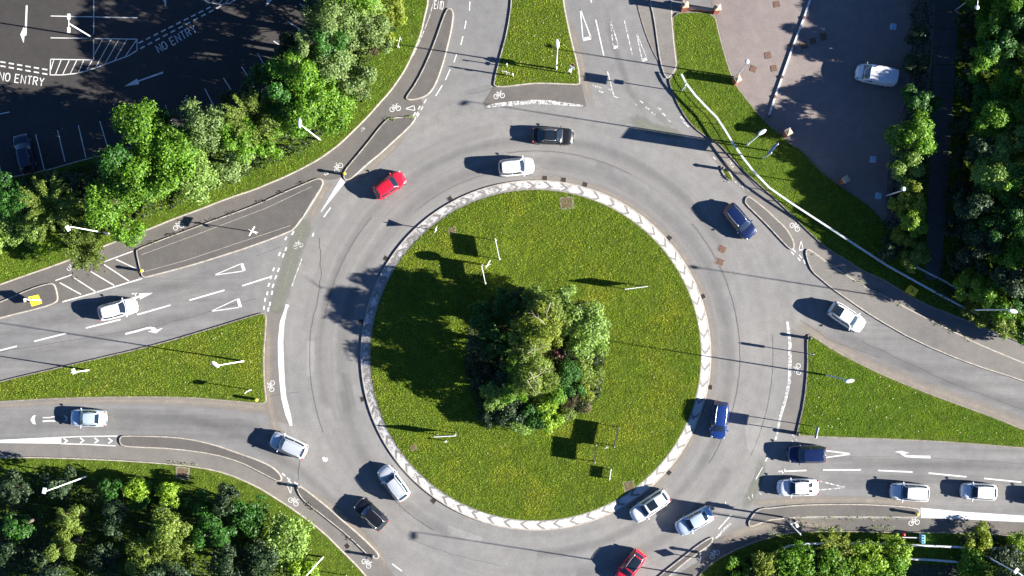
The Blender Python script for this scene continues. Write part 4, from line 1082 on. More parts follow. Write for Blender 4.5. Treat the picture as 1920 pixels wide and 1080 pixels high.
b = MB(); b.box((0, 0, .93), (3.0, .32, .07)); b.build('coping', M['cap'], o)

def railing(path, h, label, top_w=0.26, top_h=.10, rails=(0.5,), spacing=2.4, mat='pale_rail', name='railing', post_r=.04, cat='railing', z0=.1, top_z=None):
    pts = [Vector(G(*p)) for p in path]
    o = empty(name, (pts[0].x, pts[0].y, 0)); tag(o, label, cat)
    rel = [p - pts[0] for p in pts]
    b = MB()
    L, R = [], []
    for i, p in enumerate(rel):
        t = (rel[min(i + 1, len(rel) - 1)] - rel[max(i - 1, 0)]).normalized(); nrm = Vector((-t.y, t.x)) * top_w / 2
        L.append(p + nrm); R.append(p - nrm)
    rows = []
    for i in range(len(rel)):
        rows.append([(L[i].x, L[i].y, h - top_h), (L[i].x, L[i].y, h), (R[i].x, R[i].y, h), (R[i].x, R[i].y, h - top_h), (L[i].x, L[i].y, h - top_h)])
    b.grid(rows); b.build('top_rail', M[mat], o)
    for r_ in rails:
        b = MB(); b.tube([(p.x, p.y, r_) for p in rel], .03, 6); b.build('lower_rail', M[mat], o)
    pm = None
    d = 0.0
    for i in range(len(rel) - 1):
        seg = rel[i + 1] - rel[i]; l = seg.length
        while d <= l:
            q = rel[i] + seg * (d / l)
            if pm is None:
                mb = MB(); mb.tube([(0, 0, z0 - .1), (0, 0, h - top_h)], post_r, 6); pm = mb.mesh('post'); pm.materials.append(M['steel'])
            c = bpy.data.objects.new('post', pm); COL.objects.link(c); c.parent = o; c.location = (q.x, q.y, 0)
            d += spacing
        d -= l
    return o
railing([(1276, 142), (1285, 160), (1302, 182), (1322, 203), (1342, 223), (1357, 246), (1372, 271), (1390, 297), (1410, 323), (1440, 354), (1480, 382), (1540, 421), (1600, 460), (1660, 499), (1735, 541), (1800, 576), (1860, 603)], 1.1, 'long white railing curving along the north eastern path', .2)
railing([(1707, 497), (1735, 512), (1765, 527), (1792, 543), (1830, 565)], 1.2, 'short thin railing behind the long white one above the stepped path', .07, .06)
railing([(1465, 1025), (1480, 1020), (1502, 1017), (1550, 1016), (1605, 1016), (1650, 1017), (1702, 1019), (1797, 1023), (1850, 1025), (1890, 1026)], 1.1, 'white railing half hidden by the south eastern shrubs', .2)
railing([(1696, 1045), (1740, 1047), (1792, 1051)], 1.1, 'pale parapet rail across the mouth of the underpass', .16, rails=(.3, .7))
railing([(1688, 1005), (1725, 1006)], .9, 'short pale rail left of the blue cabinet', .1, rails=())
# yard: pale edging line with joint plates
path = [(1522, -10), (1507, 34), (1487, 86), (1466, 145), (1453, 182), (1441, 218)]
o = empty('edging_rail', (*G(1522, -10), 0)); tag(o, 'pale low edging rail running diagonally across the pink yard', 'edging')
base = Vector(G(*path[0])); b = MB()
for i in range(len(path) - 1):
    a, c = Vector(G(*path[i])) - base, Vector(G(*path[i + 1])) - base
    m = (a + c) / 2; d = c - a
    b.box((m.x, m.y, .09), (d.length - .04, .2, .16), math.atan2(d.y, d.x))
b.build('rail', M['pale_rail'], o)
for p in path[1:]:
    q = Vector(G(*p)) - base
    b = MB(); b.box((q.x, q.y, .12), (.3, .34, .2), -1.2, .03); b.build('joint_plate', M['rust'], o)
# palisade fence on the east side of the yard
fp = [(1735, -120), (1724, -20), (1716, 40), (1706, 110), (1702, 175), (1690, 215), (1672, 262), (1664, 330), (1660, 390)]
pts = [Vector(G(*p)) for p in fp]
o = empty('palisade_fence', (*pts[0], 0)); tag(o, 'grey palisade fence between the yard and the flowering hedge', 'fence')
b = MB(); r2 = MB()
for i in range(len(pts) - 1):
    seg = pts[i + 1] - pts[i]; n = int(seg.length / .30); ang = math.atan2(seg.y, seg.x)
    for k in range(n):
        q = pts[i] + seg * (k / n) - pts[0]
        b.box((q.x, q.y, 1.3), (.12, .02, 2.4), ang)
    m = (pts[i] + pts[i + 1]) / 2 - pts[0]
    for zz in (.45, 2.0): r2.box((m.x, m.y, zz), (seg.length, .05, .05), ang)
b.build('pales', M['dark_metal'], o); r2.build('rails', M['dark_metal'], o)
for i, p in enumerate(pts):
    q = p - pts[0]; b = MB(); b.box((q.x, q.y, 1.25), (.1, .1, 2.5)); b.build('post', M['dark_metal'], o)
# stepped path
b = MB()
for k in range(22):
    y0 = -12 + k * 33.6; y1 = y0 + 32.6
    xl0, xr0 = 1752 - y0 * .033, 1799 - y0 * .068
    if y0 > 700: break
    pq = [G(xl0, y0), G(xl0 - 1, y1), G(xr0 - 2, y1), G(xr0, y0)]
    z = 0.20
    vs_ = [(p[0], p[1], z) for p in pq] + [(p[0], p[1], z - .15) for p in pq]
    b.add(vs_, [(0, 1, 2, 3), (0, 4, 5, 1), (1, 5, 6, 2), (2, 6, 7, 3), (3, 7, 4, 0)])
    if y0 > 470: break
tag(b.build('stepped_path', M['slab']), 'shaded flight of long paved steps between the hedge and the dark trees', 'steps', kind='structure')
b = MB(); b.poly([G(1700, 1056), G(1795, 1060), G(1820, 1250), G(1660, 1250)], .15)
tag(b.build('underpass_path', M['carpark']), 'dark path emerging below the parapet rail at the bottom right', 'path', kind='structure')

# ------------------------------------------------------------------ vehicles
def interp(x, tab):
    if x <= tab[0][0]: return tab[0][1]
    for (a, va), (b_, vb) in zip(tab, tab[1:]):
        if x <= b_:
            t = (x - a) / (b_ - a)
            return va + (vb - va) * t
    return tab[-1][1]
def sm(t): return t * t * (3 - 2 * t)
KIND = {  # fractions of length from the middle: windscreen base, roof front, roof rear, rear glass base ; heights
    'hatch': dict(W=1.76, H=1.46, cowl=.245, rf=.085, rr=-.37, rb=-.465, hood=.98, nose=.74, belt=.98, tail=.93),
    'saloon': dict(W=1.82, H=1.44, cowl=.225, rf=.085, rr=-.235, rb=-.375, hood=.96, nose=.72, belt=.96, tail=.96),
    'estate': dict(W=1.84, H=1.48, cowl=.225, rf=.095, rr=-.40, rb=-.475, hood=.97, nose=.74, belt=.97, tail=.93),
    'suv': dict(W=1.86, H=1.64, cowl=.245, rf=.105, rr=-.40, rb=-.475, hood=1.08, nose=.86, belt=1.08, tail=1.02),
    'mpv': dict(W=1.78, H=1.62, cowl=.295, rf=.12, rr=-.41, rb=-.48, hood=1.04, nose=.82, belt=1.04, tail=1.0),
    'van': dict(W=1.92, H=1.95, cowl=.335, rf=.20, rr=-.475, rb=-.492, hood=1.12, nose=.85, belt=1.2, tail=1.25),
}
def car(px, py, heading, L, kind, paint, label, roof=None, rails=None, sunroof=None, z=0.0, name='parked_car', cat='car', group='cars on and around the roundabout', lettering=False):
    K = KIND[kind]; W, Ht = K['W'] * 1.065, K['H']
    c = P(px, py, 0.75)
    o = empty(name, (c.x, c.y, z), math.radians(heading)); tag(o, label, cat, group)
    pm = PAINTS[paint]
    hl = L / 2
    def wid(x):
        t = abs(x) / hl
        rear = x < 0
        f = 1 - (0.13 if rear else 0.20) * max(0, (t - 0.40) / 0.60) ** 2.2
        e = max(0, (t - 0.90) / 0.10)
        f *= math.sqrt(max(0.0, 1 - (0.42 if rear else 0.62) * e ** 3.0))
        return W / 2 * f
    def zsh(x):
        return interp(x / L, [(-.5, K['tail'] * .66), (-.493, K['tail'] * .86), (-.47, K['tail'] * .97), (-.42, K['tail']), (K['rr'], K['belt']), (K['cowl'] - .02, K['belt']), (K['cowl'], K['hood']), (.38, K['hood'] * .95), (.45, (K['hood'] * .35 + K['nose'] * .65)), (.485, K['nose'] * .94), (.5, K['nose'] * .66)])
    xs = [-.5, -.497, -.49, -.475, -.45, -.42, -.38, -.33, -.27, -.2, -.12, -.04, .04, .12, .19, .24, .28, .33, .38, .42, .45, .47, .485, .494, .5]
    rows = []
    for fx in xs:
        x = fx * L; w = wid(x); zs_ = zsh(x)
        crown = .05 * (1 if abs(fx) < .46 else .4)
        half = [(.90, .20), (.985, .30), (1.0, .52 * zs_ / .95), (.992, zs_ - .16), (.965, zs_ - .06), (.90, zs_), (.72, zs_ + crown * .4), (.4, zs_ + crown * .85), (0, zs_ + crown)]
        half = [(a, max(zz, .2) if i else .2) for i, (a, zz) in enumerate(half)]
        row = [(x, w * a, zz) for a, zz in half] + [(x, -w * a, zz) for a, zz in reversed(half[:-1])]
        rows.append(row)
    def bend(v):      # noses and tails are bowed in plan
        x, y, zz = v; t = abs(x) / hl
        k = max(0.0, (t - .45) / .55)
        return (x * (1 - (.085 if x > 0 else .045) * k * (y / (W / 2)) ** 2), y, zz)
    rows = [[bend(v) for v in r] for r in rows]
    b = MB(); b.grid(rows)
    m = len(rows[0])
    b.f.append(tuple(range(m))); b.f.append(tuple(reversed(range((len(rows) - 1) * m, len(rows) * m))))
    body = b.build('body', pm, o, True)
    # greenhouse
    belt = K['belt'] + .02
    def top(x):
        fx = x / L
        if fx > K['rf']:
            t = (K['cowl'] - fx) / (K['cowl'] - K['rf']); t = max(0, min(1, t)); t = t ** 0.88
        elif fx < K['rr']:
            t = (fx - K['rb']) / (K['rr'] - K['rb']); t = max(0, min(1, t)); t = t ** 0.85
        else: t = 1.0
        mid = (K['rf'] + K['rr']) / 2; hw = (K['rf'] - K['rr']) / 2
        arch = .045 * (1 - min(1, ((fx - mid) / (hw * 1.35)) ** 2))
        return belt + .03 + (Ht - .045 - belt - .03) * t + arch * t, t
    inn = .71 if kind != 'van' else .90
    def sec(x):
        tz, t = top(x)
        w = wid(x)
        yb = w * .945
        yt = min(W / 2 * inn * (1 - .13 * abs((x / L - (K['rf'] + K['rr']) / 2) / ((K['rf'] - K['rr']) / 2)) ** 2.2 * (1.0 if x < 0 else .7)), yb) if kind != 'van' else yb * .93
        y = yb * .93 + (yt - yb * .93) * t
        return [(yb, belt - .05), (y, tz - .075 * t - .0), (y - .05, tz - .03 * t), (y * .72, tz + .005), (y * .38, tz + .022), (0, tz + .028)]
    gx = sorted(set([K['rb'], K['rb'] + .01, K['rr'] - .02, K['rr'], K['rr'] + .02, K['rf'] - .02, K['rf'], K['rf'] + .02, K['cowl'] - .01, K['cowl']] + [K['rr'] + (K['rf'] - K['rr']) * k / 6 for k in range(7)] + [K['rf'] + (K['cowl'] - K['rf']) * k / 5 for k in range(6)] + [K['rb'] + (K['rr'] - K['rb']) * k / 4 for k in range(5)]))
    rows = []
    for fx in gx:
        s_ = sec(fx * L)
        rows.append([(fx * L, y, zz) for y, zz in s_] + [(fx * L, -y, zz) for y, zz in reversed(s_[:-1])])
    def bow_v(v):       # curved windscreen and rear glass
        x, y, zz = v; mid = (K['rf'] + K['rr']) / 2 * L
        if x > mid: d = .17 * min(1, (x - mid) / ((K['cowl'] * L) - mid)) ** 2
        else: d = -.10 * min(1, (mid - x) / (mid - K['rb'] * L)) ** 2
        return (x - d * (y / (W / 2)) ** 2 * 1.3, y, zz)
    rows = [[bow_v(v) for v in r] for r in rows]
    b = MB(); b.grid(rows)
    m = len(rows[0])
    b.f.append(tuple(range(m))); b.f.append(tuple(reversed(range((len(rows) - 1) * m, len(rows) * m))))
    b.build('cabin', pm if roof is None else PAINTS.get(roof, M['trim']), o, True)
    def top_patch(f0, f1, yk, off, nx=6, narrow0=1.0, narrow1=1.0, bow=0.0, ny=10):
        rows = []
        for i in range(nx + 1):
            row = []
            for k in range(ny + 1):
                v = -1 + 2 * k / ny
                fx = f0 + (f1 - f0) * i / nx + bow * (1 - v * v) * (1 - i / nx if bow > 0 else 1)
                s_ = sec(fx * L); ymax = s_[2][0]
                kk = yk * (narrow0 + (narrow1 - narrow0) * i / nx)
                y = v * ymax * kk
                prof = sorted([(yy, zz) for yy, zz in s_[1:]])
                row.append(bow_v((fx * L, y, interp(abs(y), prof) + off)))
            rows.append(row)
        return rows
    lw = K['cowl'] - K['rf']
    b = MB(); b.grid(top_patch(K['cowl'] - lw * .10, K['rf'] + lw * .06, .97, .012, 8, 1.0, .96)); b.build('windscreen', M['glass'], o, True)
    lr = K['rr'] - K['rb']
    if kind == 'van':
        pass
    else:
        b = MB(); b.grid(top_patch(K['rb'] + lr * .25, K['rr'] - lr * .02 if kind == 'saloon' else K['rr'] + .004, .92, .012, 6, 1.0, .95)); b.build('rear_window', M['glass'], o, True)
    def side_patch(f0, f1, sgn, t0=.30, t1=.94, nx=8):
        rows = []
        for i in range(nx + 1):
            fx = f0 + (f1 - f0) * i / nx
            s_ = sec(fx * L); (y0, z0_), (y1, z1_) = s_[0], s_[1]
            rows.append([bow_v((fx * L, sgn * (y0 + (y1 - y0) * t + .012), z0_ + (z1_ - z0_) * t)) for t in (t0, (t0 + t1) / 2, t1)])
        return rows
    for sgn in (1, -1):
        if kind == 'van':
            b = MB(); b.grid(side_patch(K['rf'] - .09, K['rf'] + .06, sgn, .12, .60)); b.build('side_window', M['glass'], o)
        else:
            mid = (K['rf'] + K['rr']) / 2 + .03
            b = MB(); b.grid(side_patch(mid + .008, K['rf'] + lw * .55, sgn)); b.build('side_window', M['glass'], o)
            b = MB(); b.grid(side_patch(K['rr'] + (.0 if kind != 'saloon' else -.03), mid - .008, sgn)); b.build('side_window', M['glass'], o)
        b = MB(); xm = (K['cowl'] - .045) * L; b.ell((xm, sgn * (W / 2 + .09), K['belt'] + .03), (.075, .12, .08), sgn * -.2, 10, 6); b.tube([(xm, sgn * (W / 2 - .12), K['belt'] - .02), (xm, sgn * (W / 2 + .05), K['belt'] + .02)], .025, 6); b.build('mirror', pm, o, True)
        xh = .44 * L; b = MB(); b.ell((xh, sgn * wid(xh) * .82, zsh(xh) - .035), (.15, .11, .055), sgn * -.6, 12, 6); b.build('headlight', M['headlight'], o, True)
        xt = -.476 * L; b = MB(); b.ell((xt, sgn * wid(xt) * .86, zsh(xt) - .02), (.07, .14, .12), sgn * .3, 12, 6); b.build('tail_light', M['taillight'], o, True)
        for fx in (.315, -.30):
            b = MB(); b.tube([(fx * L, sgn * (W / 2 - .20), .32), (fx * L, sgn * (W / 2 - .012), .32)], .32, 18); wh = b.build('wheel', M['tyre'], o, True)
            b = MB(); b.tube([(fx * L, sgn * (W / 2 - .03), .32), (fx * L, sgn * (W / 2 - .004), .32)], .2, 12); b.build('rim', M['rim'], wh)
    # grille, number plates
    b = MB(); b.box((hl * .985, 0, K['nose'] * .62), (.06, W * .45, .16), 0, .01); b.build('grille', M['trim'], o)
    b = MB(); b.box((hl * 1.002, 0, .42), (.02, .52, .11)); b.build('number_plate', M['white_metal'], o)
    b = MB(); b.box((-hl * 1.002, 0, .5), (.02, .52, .11)); b.build('number_plate', M['yellow'], o)
    # shut lines of bonnet and tailgate
    b = MB()
    rows = []
    for sgn in (1, -1):
        pts = []
        for k in range(9):
            fx = K['cowl'] + .01 + (.455 - K['cowl'] - .01) * k / 8
            w = wid(fx * L); pts.append(bend((fx * L, sgn * w * .80, zsh(fx * L) + .022)))
        b = MB(); b.tube(pts, .012, 4); b.build('bonnet_seam', M['trim'], o)
    b = MB()
    b.grid([[((K['cowl'] + .004) * L, W / 2 * .78 * (-1 + 2 * k / 8), zsh((K['cowl']) * L) + .048 - .02 * abs(-1 + 2 * k / 8)), ] + [((K['cowl'] - lw * .07) * L, W / 2 * .76 * (-1 + 2 * k / 8), top((K['cowl'] - lw * .07) * L)[0] + .034 - .02 * abs(-1 + 2 * k / 8))] for k in range(9)])
    b.build('scuttle', M['trim'], o)
    if rails:
        for sgn in (1, -1):
            pts = []
            for k in range(8):
                fx = K['rr'] + .01 + (K['rf'] - .02 - K['rr'] - .01) * k / 7
                s_ = sec(fx * L); pts.append((fx * L, sgn * (s_[2][0] - .03), s_[2][1] + .05))
            b = MB(); b.tube(pts, .025, 6); b.build('roof_rail', M[rails], o, True)
    if sunroof:
        b = MB(); b.grid(top_patch(sunroof[0], sunroof[1], sunroof[2] if len(sunroof) > 2 else .72, .012, 5)); b.build('sunroof', M['glass'], o, True)
    else:
        b = MB(); tz = top((K['rr'] + .03) * L)[0]; b.tube([((K['rr'] + .03) * L, 0, tz), ((K['rr'] + .015) * L, 0, tz + .14)], [.025, .01], 6); b.build('aerial', M['trim'], o)
    if kind == 'van':
        for k in range(6):
            y = -.55 + k * .22
            pts = [(fx * L, y, interp(abs(y), sorted([(yy, zz) for yy, zz in sec(fx * L)[1:]])) + .006) for fx in (-.46, -.38, -.28, -.15)]
            b = MB(); b.tube(pts, .014, 5); b.build('roof_rib', pm, o)
        # small dark side lettering near the tail (nearside), too small to read in the photograph
        b = MB()
        x = -.44 * L
        for k in range(5):
            s_ = sec(x)
            yy = -(-(wid(x)) * .0 + s_[0][0] + .012); y2 = s_[0][0]; 
            t0, t1 = .28, .46
            q0 = (s_[0][0] + (s_[1][0] - s_[0][0]) * t0 + .012, s_[0][1] + (s_[1][1] - s_[0][1]) * t0)
            q1 = (s_[0][0] + (s_[1][0] - s_[0][0]) * t1 + .012, s_[0][1] + (s_[1][1] - s_[0][1]) * t1)
            b.add([(x, q0[0], q0[1]), (x + .035, q0[0], q0[1]), (x + .035, q1[0], q1[1]), (x, q1[0], q1[1])], [(0, 1, 2, 3)])
            qm = [(a + c_) / 2 for a, c_ in zip(q0, q1)]
            for (qq, hh) in ((q0, .03), (qm, .025), (q1, -.03))[: 3 if k % 2 == 0 else 2]:
                b.add([(x, qq[0], qq[1]), (x + .11, qq[0], qq[1]), (x + .11, qq[0], qq[1] + hh), (x, qq[0], qq[1] + hh)], [(0, 1, 2, 3)])
            x += .17
        b.build('side_lettering', M['trim'], o)
        for v in o.children:
            pass
    return o

car(1037, 255, -2, 4.75, 'saloon', 'black', 'black saloon with a dark roof heading right at the top of the roundabout', sunroof=(-.18, .03, .8), name='saloon_car', rails='chrome')
car(968, 313, 5, 4.05, 'suv', 'white', 'white hatchback just above the top of the chevron apron', rails='chrome', name='hatchback_car')
car(730, 347, 34, 3.95, 'hatch', 'red', 'bright red hatchback entering from the upper left of the ring', name='hatchback_car')
car(1387, 415, -50, 4.5, 'estate', 'blue', 'dark blue car at the upper right of the ring', rails='chrome', name='estate_car')
car(1588, 595, -33, 4.4, 'suv', 'white', 'white car with a dark rear roof panel leaving by the north eastern road', sunroof=(-.40, -.20, .85), name='hatchback_car')
car(220, 580, 14, 4.5, 'hatch', 'white', 'white car approaching on the western road over a painted arrow', rails='chrome', name='hatchback_car')
car(165, 784, 178, 4.1, 'saloon', 'ice', 'pale blue car with red tail lights leaving at the far left', rails='chrome', name='saloon_car')
car(541, 835, 156, 4.35, 'suv', 'silver', 'silver blue off roader leaving on the south western road', rails='chrome', name='off_road_car')
car(738, 906, 127, 4.5, 'estate', 'silver', 'silver white estate hugging the lower left of the apron', rails='chrome', name='estate_car')
car(695, 964, 137, 4.15, 'estate', 'black', 'black hatchback with bright roof rails at the lower left of the ring', rails='chrome', name='hatchback_car')
car(1349, 788, 263, 4.3, 'mpv', 'royal', 'blue people carrier at the right of the ring beside the chevron apron', rails='chrome', name='people_carrier')
car(1218, 949, 214, 4.85, 'estate', 'white', 'white estate with a black sunroof at the lower right of the ring', sunroof=(-.17, .05, .78), name='estate_car')
car(1302, 977, 208, 4.55, 'saloon', 'ice', 'light blue saloon beside the white estate at the lower right', name='saloon_car')
car(1182, 1063, 233, 4.2, 'hatch', 'red', 'red car with a long black roof panel at the bottom edge', sunroof=(-.33, .05, .85), name='hatchback_car', rails='chrome')
car(1513, 852, 180, 4.4, 'suv', 'blue', 'dark blue car waiting at the eastern give way line', name='off_road_car')
car(1496, 914, 181, 4.7, 'saloon', 'white', 'white saloon first in the lower eastern lane', name='saloon_car')
car(1706, 923, 176, 4.45, 'suv', 'white', 'white off roader second in the lower eastern lane', rails='chrome', name='off_road_car')
car(1836, 922, 177, 4.15, 'hatch', 'white', 'white hatchback third in the lower eastern lane', name='hatchback_car')
car(1960, 934, 176, 4.4, 'hatch', 'silver', 'silver car just beyond the right edge of the photo, its shadow on the lane', name='hatchback_car')
car(1643, 141, 169, 4.7, 'van', 'white', 'white panel van parked alone in the pink yard', name='panel_van', cat='van', group=None, z=.01)
car(45, 287, 102, 4.5, 'hatch', 'navy', 'dark blue car parked in a shaded bay of the car park', name='hatchback_car', z=.01)

# ------------------------------------------------------------------ trees and shrubs
def leaf_quads(C, N, size, rg, aspect=0.6):
    n = len(C)
    N = N / np.maximum(np.linalg.norm(N, axis=1, keepdims=True), 1e-6)
    r_ = rg.normal(size=(n, 3))
    T = np.cross(N, r_); T /= np.maximum(np.linalg.norm(T, axis=1, keepdims=True), 1e-6)
    B = np.cross(N, T)
    s = (size * rg.uniform(0.6, 1.4, n))[:, None]
    v = np.stack([C - T * s * .5, C - B * s * .5 * aspect, C + T * s * .5, C + B * s * .5 * aspect], axis=1).reshape(-1, 3)
    return v
def crown_points(rg, R, h, base_h, lumps, nleaf, flat=1.0, lump_r=(.2, .42), irregular=.25):
    """clumps spread through a crown volume; returns leaf centres and normals"""
    cz = base_h + (h - base_h) * .5; rz = (h - base_h) * .5
    u = rg.normal(size=(lumps, 3)); u /= np.linalg.norm(u, axis=1, keepdims=True)
    u[:, 2] = np.where(u[:, 2] < -.35, -u[:, 2], u[:, 2])
    rad = rg.uniform(.35, .92, lumps) ** .6
    lr = rg.uniform(*lump_r, lumps) * R
    ir = 1 + irregular * np.sin(np.arctan2(u[:, 1], u[:, 0]) * 3 + rg.uniform(0, 6)) * np.abs(u[:, 0]) + rg.uniform(-irregular, irregular, lumps) * .5
    Lc = np.column_stack([u[:, 0] * R * rad * ir * .82, u[:, 1] * R * rad * ir * .82, cz + u[:, 2] * rz * rad * .85])
    wgt = lr ** 2; wgt /= wgt.sum()
    idx = rg.choice(lumps, nleaf, p=wgt)
    d = rg.normal(size=(nleaf, 3)); d /= np.linalg.norm(d, axis=1, keepdims=True)
    low = (d[:, 2] < -.2) & (rg.uniform(size=nleaf) < .7); d[low, 2] *= -1
    rr = lr[idx] * rg.uniform(.55, 1.12, nleaf) ** .5
    rr = lr[idx] * np.where(rg.uniform(size=nleaf) < .15, rg.uniform(1.0, 1.35, nleaf), rr / np.maximum(lr[idx], 1e-6))
    C = Lc[idx] + d * rr[:, None] * np.array([1, 1, .75])
    C[:, 2] = np.maximum(C[:, 2], .12)
    N = d + rg.normal(size=(nleaf, 3)) * .55 + np.array([0, 0, .35])
    return C, N, Lc, lr
tid = 0
def tree(px, py, Rpx, h, kind, label, group, dens=1.0, size=.27, style='tree', base=None, lumps=None, name=None, pale=False, irregular=.25):
    """(px,py): where the middle of the crown shows in the photograph"""
    global tid
    tid += 1
    rg = np.random.default_rng(100 + tid)
    zc = h * .62
    R = Rpx / S * (H - zc) / H
    c = P(px, py, zc)
    if style == 'shrub': base_h = 0.1
    else: base_h = h * (.05 if group == GE else .16)
    nm = name or ('shrub' if style == 'shrub' else 'tree')
    o = empty(nm, (c.x, c.y, .1)); tag(o, label, 'shrub' if style == 'shrub' else 'tree', group)
    dens *= (1.7 if group == GE else 1.0)
    nl = int(min(40000, max(900, (R * R * 3.14 * 62 + R * h * 26) * dens * (.30 / size) ** 2 * 1.5)))
    if style == 'feather':
        # arching stems that carry the leaves
        ns = lumps or 22
        cs, nn = [], []
        mb = MB()
        for k in range(ns):
            a = 2 * math.pi * k / ns + rg.uniform(-.15, .15); Lk = R * rg.uniform(.7, 1.15)
            h1 = h * rg.uniform(.75, 1.05)
            m = nl // ns
            t = rg.uniform(.12, 1.0, m)
            x = np.cos(a) * Lk * t; y = np.sin(a) * Lk * t
            z = h * .35 + (h1 - h * .35) * np.sin(np.minimum(t * 2.1, 2.3)) * .95
            wd = .10 + .16 * (1 - t)
            cs.append(np.column_stack([x + rg.normal(size=m) * wd, y + rg.normal(size=m) * wd, z + rg.normal(size=m) * wd]))
            nn.append(np.column_stack([rg.normal(size=m) * .5, rg.normal(size=m) * .5, np.ones(m)]))
            pts = [(math.cos(a) * Lk * tt, math.sin(a) * Lk * tt, (h * .35 + (h1 - h * .35) * math.sin(min(tt * 2.1, 2.3)) * .95) if tt > 0 else .2) for tt in (0, .25, .5, .75, 1)]
            mb.tube(pts, [.06, .045, .03, .02, .01], 5)
        C = np.vstack(cs); N = np.vstack(nn)
        mb.build('stems', M['bark'], o)
    else:
        lp = lumps or int(max(10, min(46, R * 8)))
        C, N, Lc, lr = crown_points(rg, R, h, base_h, lp, nl, irregular=irregular, lump_r=(.16, .36) if R > 1.6 else (.25, .5))
        mb = MB()
        tr = .05 + h * .018
        if style == 'tree':
            mb.tube([(0, 0, -.1), (.05, .02, h * .25), (.1, -.05, h * .55), (0, 0, h * .85)], [tr * 1.3, tr, tr * .6, tr * .15], 8)
        order = np.argsort(-lr)[:10 if style == 'tree' else 5]
        for j in order:
            e = Lc[j]; s0 = (0, 0, h * (.22 if style == 'tree' else .02) + .25 * e[2] * .5)
            mid = ((s0[0] + e[0]) * .5 + rg.uniform(-.1, .1), (s0[1] + e[1]) * .5, (s0[2] + e[2]) * .55)
            mb.tube([s0, mid, tuple(e)], [tr * .5, tr * .32, tr * .1], 6)
        mb.build('trunk' if style == 'tree' else 'stems', M['bark_pale'] if pale else M['bark'], o)
    v = leaf_quads(C, N, size, rg)
    me = np_mesh('crown', v, np.arange(len(v)), 4)
    link('crown' if style != 'shrub' else 'foliage', me, LEAF[kind], o)
    if pale:
        mb = MB()
        for k in range(pale if isinstance(pale, int) and pale is not True else 3):
            a = rg.uniform(0, 6.28); st = np.array([rg.uniform(-.3, .3) * R, rg.uniform(-.3, .3) * R, h * .95])
            pts = [tuple(st)]; rr = .055; rad = [rr]
            for q in range(5):
                a += rg.uniform(-.5, .5); st = st + np.array([math.cos(a) * .42, math.sin(a) * .42, .04]); rr *= .72
                pts.append(tuple(st)); rad.append(rr)
                if q in (1, 2, 3):
                    b2 = a + rg.choice([-.8, .8]); e = st + np.array([math.cos(b2) * .6, math.sin(b2) * .6, .1]); mb.tube([tuple(st), tuple(e)], [rr * .7, .008], 5)
            mb.tube(pts, rad, 5)
        mb.build('bare_branches', M['bark_pale'], o)
    return o

GN, GC, GE, GS, GSE = 'trees and shrubs of the north western belt', 'planting in the middle of the roundabout', 'trees and shrubs of the eastern belt', 'trees and shrubs of the south western wood', 'shrubs of the south eastern verge'
# north west belt
tree(262, 335, 66, 8.5, 'bright', 'bright green broadleaf tree overhanging the bicycle symbol on the north western path', GN)
tree(205, 375, 58, 8.0, 'bright', 'bright green tree with knobbly clumps, just right of the feathery shrubs', GN)
tree(265, 245, 62, 10, 'bright', 'bright green tree leaning over the car park bay lines', GN)
tree(330, 285, 62, 9.5, 'bright', 'mid green tree between the two brightest trees of the north western belt', GN)
tree(375, 330, 60, 7.5, 'fresh', 'yellow green leafy tree beside the upper bicycle path bend', GN)
tree(385, 240, 58, 9.0, 'greygreen', 'grey green hawthorn like tree above the bend of the belt', GN, size=.24)
tree(430, 300, 46, 6.5, 'greygreen', 'silvery green bush on the path side of the belt, left of the grass strip', GN, size=.24)
tree(478, 222, 54, 7.5, 'olive', 'dark olive shrub with spiky arching stems left of the lamp head', GN, size=.18, style='feather', name='arching_shrub', lumps=26)
tree(505, 275, 36, 5, 'bright', 'low bright bush beneath the lamp head', GN, style='shrub')
tree(565, 205, 56, 9, 'bright', 'bright green tree around the pale lamp head', GN)
tree(630, 215, 50, 7.5, 'bright', 'bright tree reaching the grass edge by the cycle path', GN)
tree(560, 130, 52, 11.5, 'bright', 'dark and bright tree overhanging the car park corner', GN)
tree(620, 115, 56, 9.5, 'greygreen', 'large grey green tree in the upper part of the belt', GN, size=.24)
tree(668, 160, 46, 7.5, 'greygreen', 'silvery tree beside the low frame sign', GN, size=.24)
tree(625, 45, 56, 11.5, 'greygreen', 'silvery tree at the top edge of the belt', GN, size=.24)
tree(690, 55, 48, 8, 'greygreen', 'pale green tree behind the yellowish shrub', GN, size=.24)
tree(690, 8, 40, 8.5, 'fresh', 'yellow green tree cut by the top edge', GN)
tree(735, 25, 34, 4.5, 'yellow', 'yellowish shrub at the top by the grass verge', GN, style='shrub', size=.22)
tree(715, 68, 28, 3.2, 'yellow', 'golden shrub above the low frame sign', GN, style='shrub', size=.22)
tree(703, 90, 18, 1.6, 'brown', 'withered brown shrub beside the low frame sign', GN, style='shrub', size=.2)
tree(100, 388, 60, 5.2, 'olive', 'feathery star shaped shrub with arching stems', GN, style='feather', size=.17, name='arching_shrub')
tree(165, 470, 40, 4.0, 'olive', 'feathery shrub spilling over the path beside the hatching', GN, style='feather', size=.17, name='arching_shrub')
tree(150, 440, 30, 3.5, 'fresh', 'mixed green shrub around the white lamp arm', GN, style='shrub', size=.22)
tree(235, 425, 40, 5.0, 'bright', 'lower bright shrub overhanging the dark path', GN, style='shrub')
tree(20, 365, 50, 6, 'deep', 'deep green tree at the far left below the parked car', GN)
tree(105, 345, 36, 3.4, 'dark', 'dark shaded tree behind the star shaped shrub', GN)
tree(40, 430, 46, 2.8, 'fresh', 'low pale green shrub at the far left above the grass strip', GN, style='shrub', size=.24)
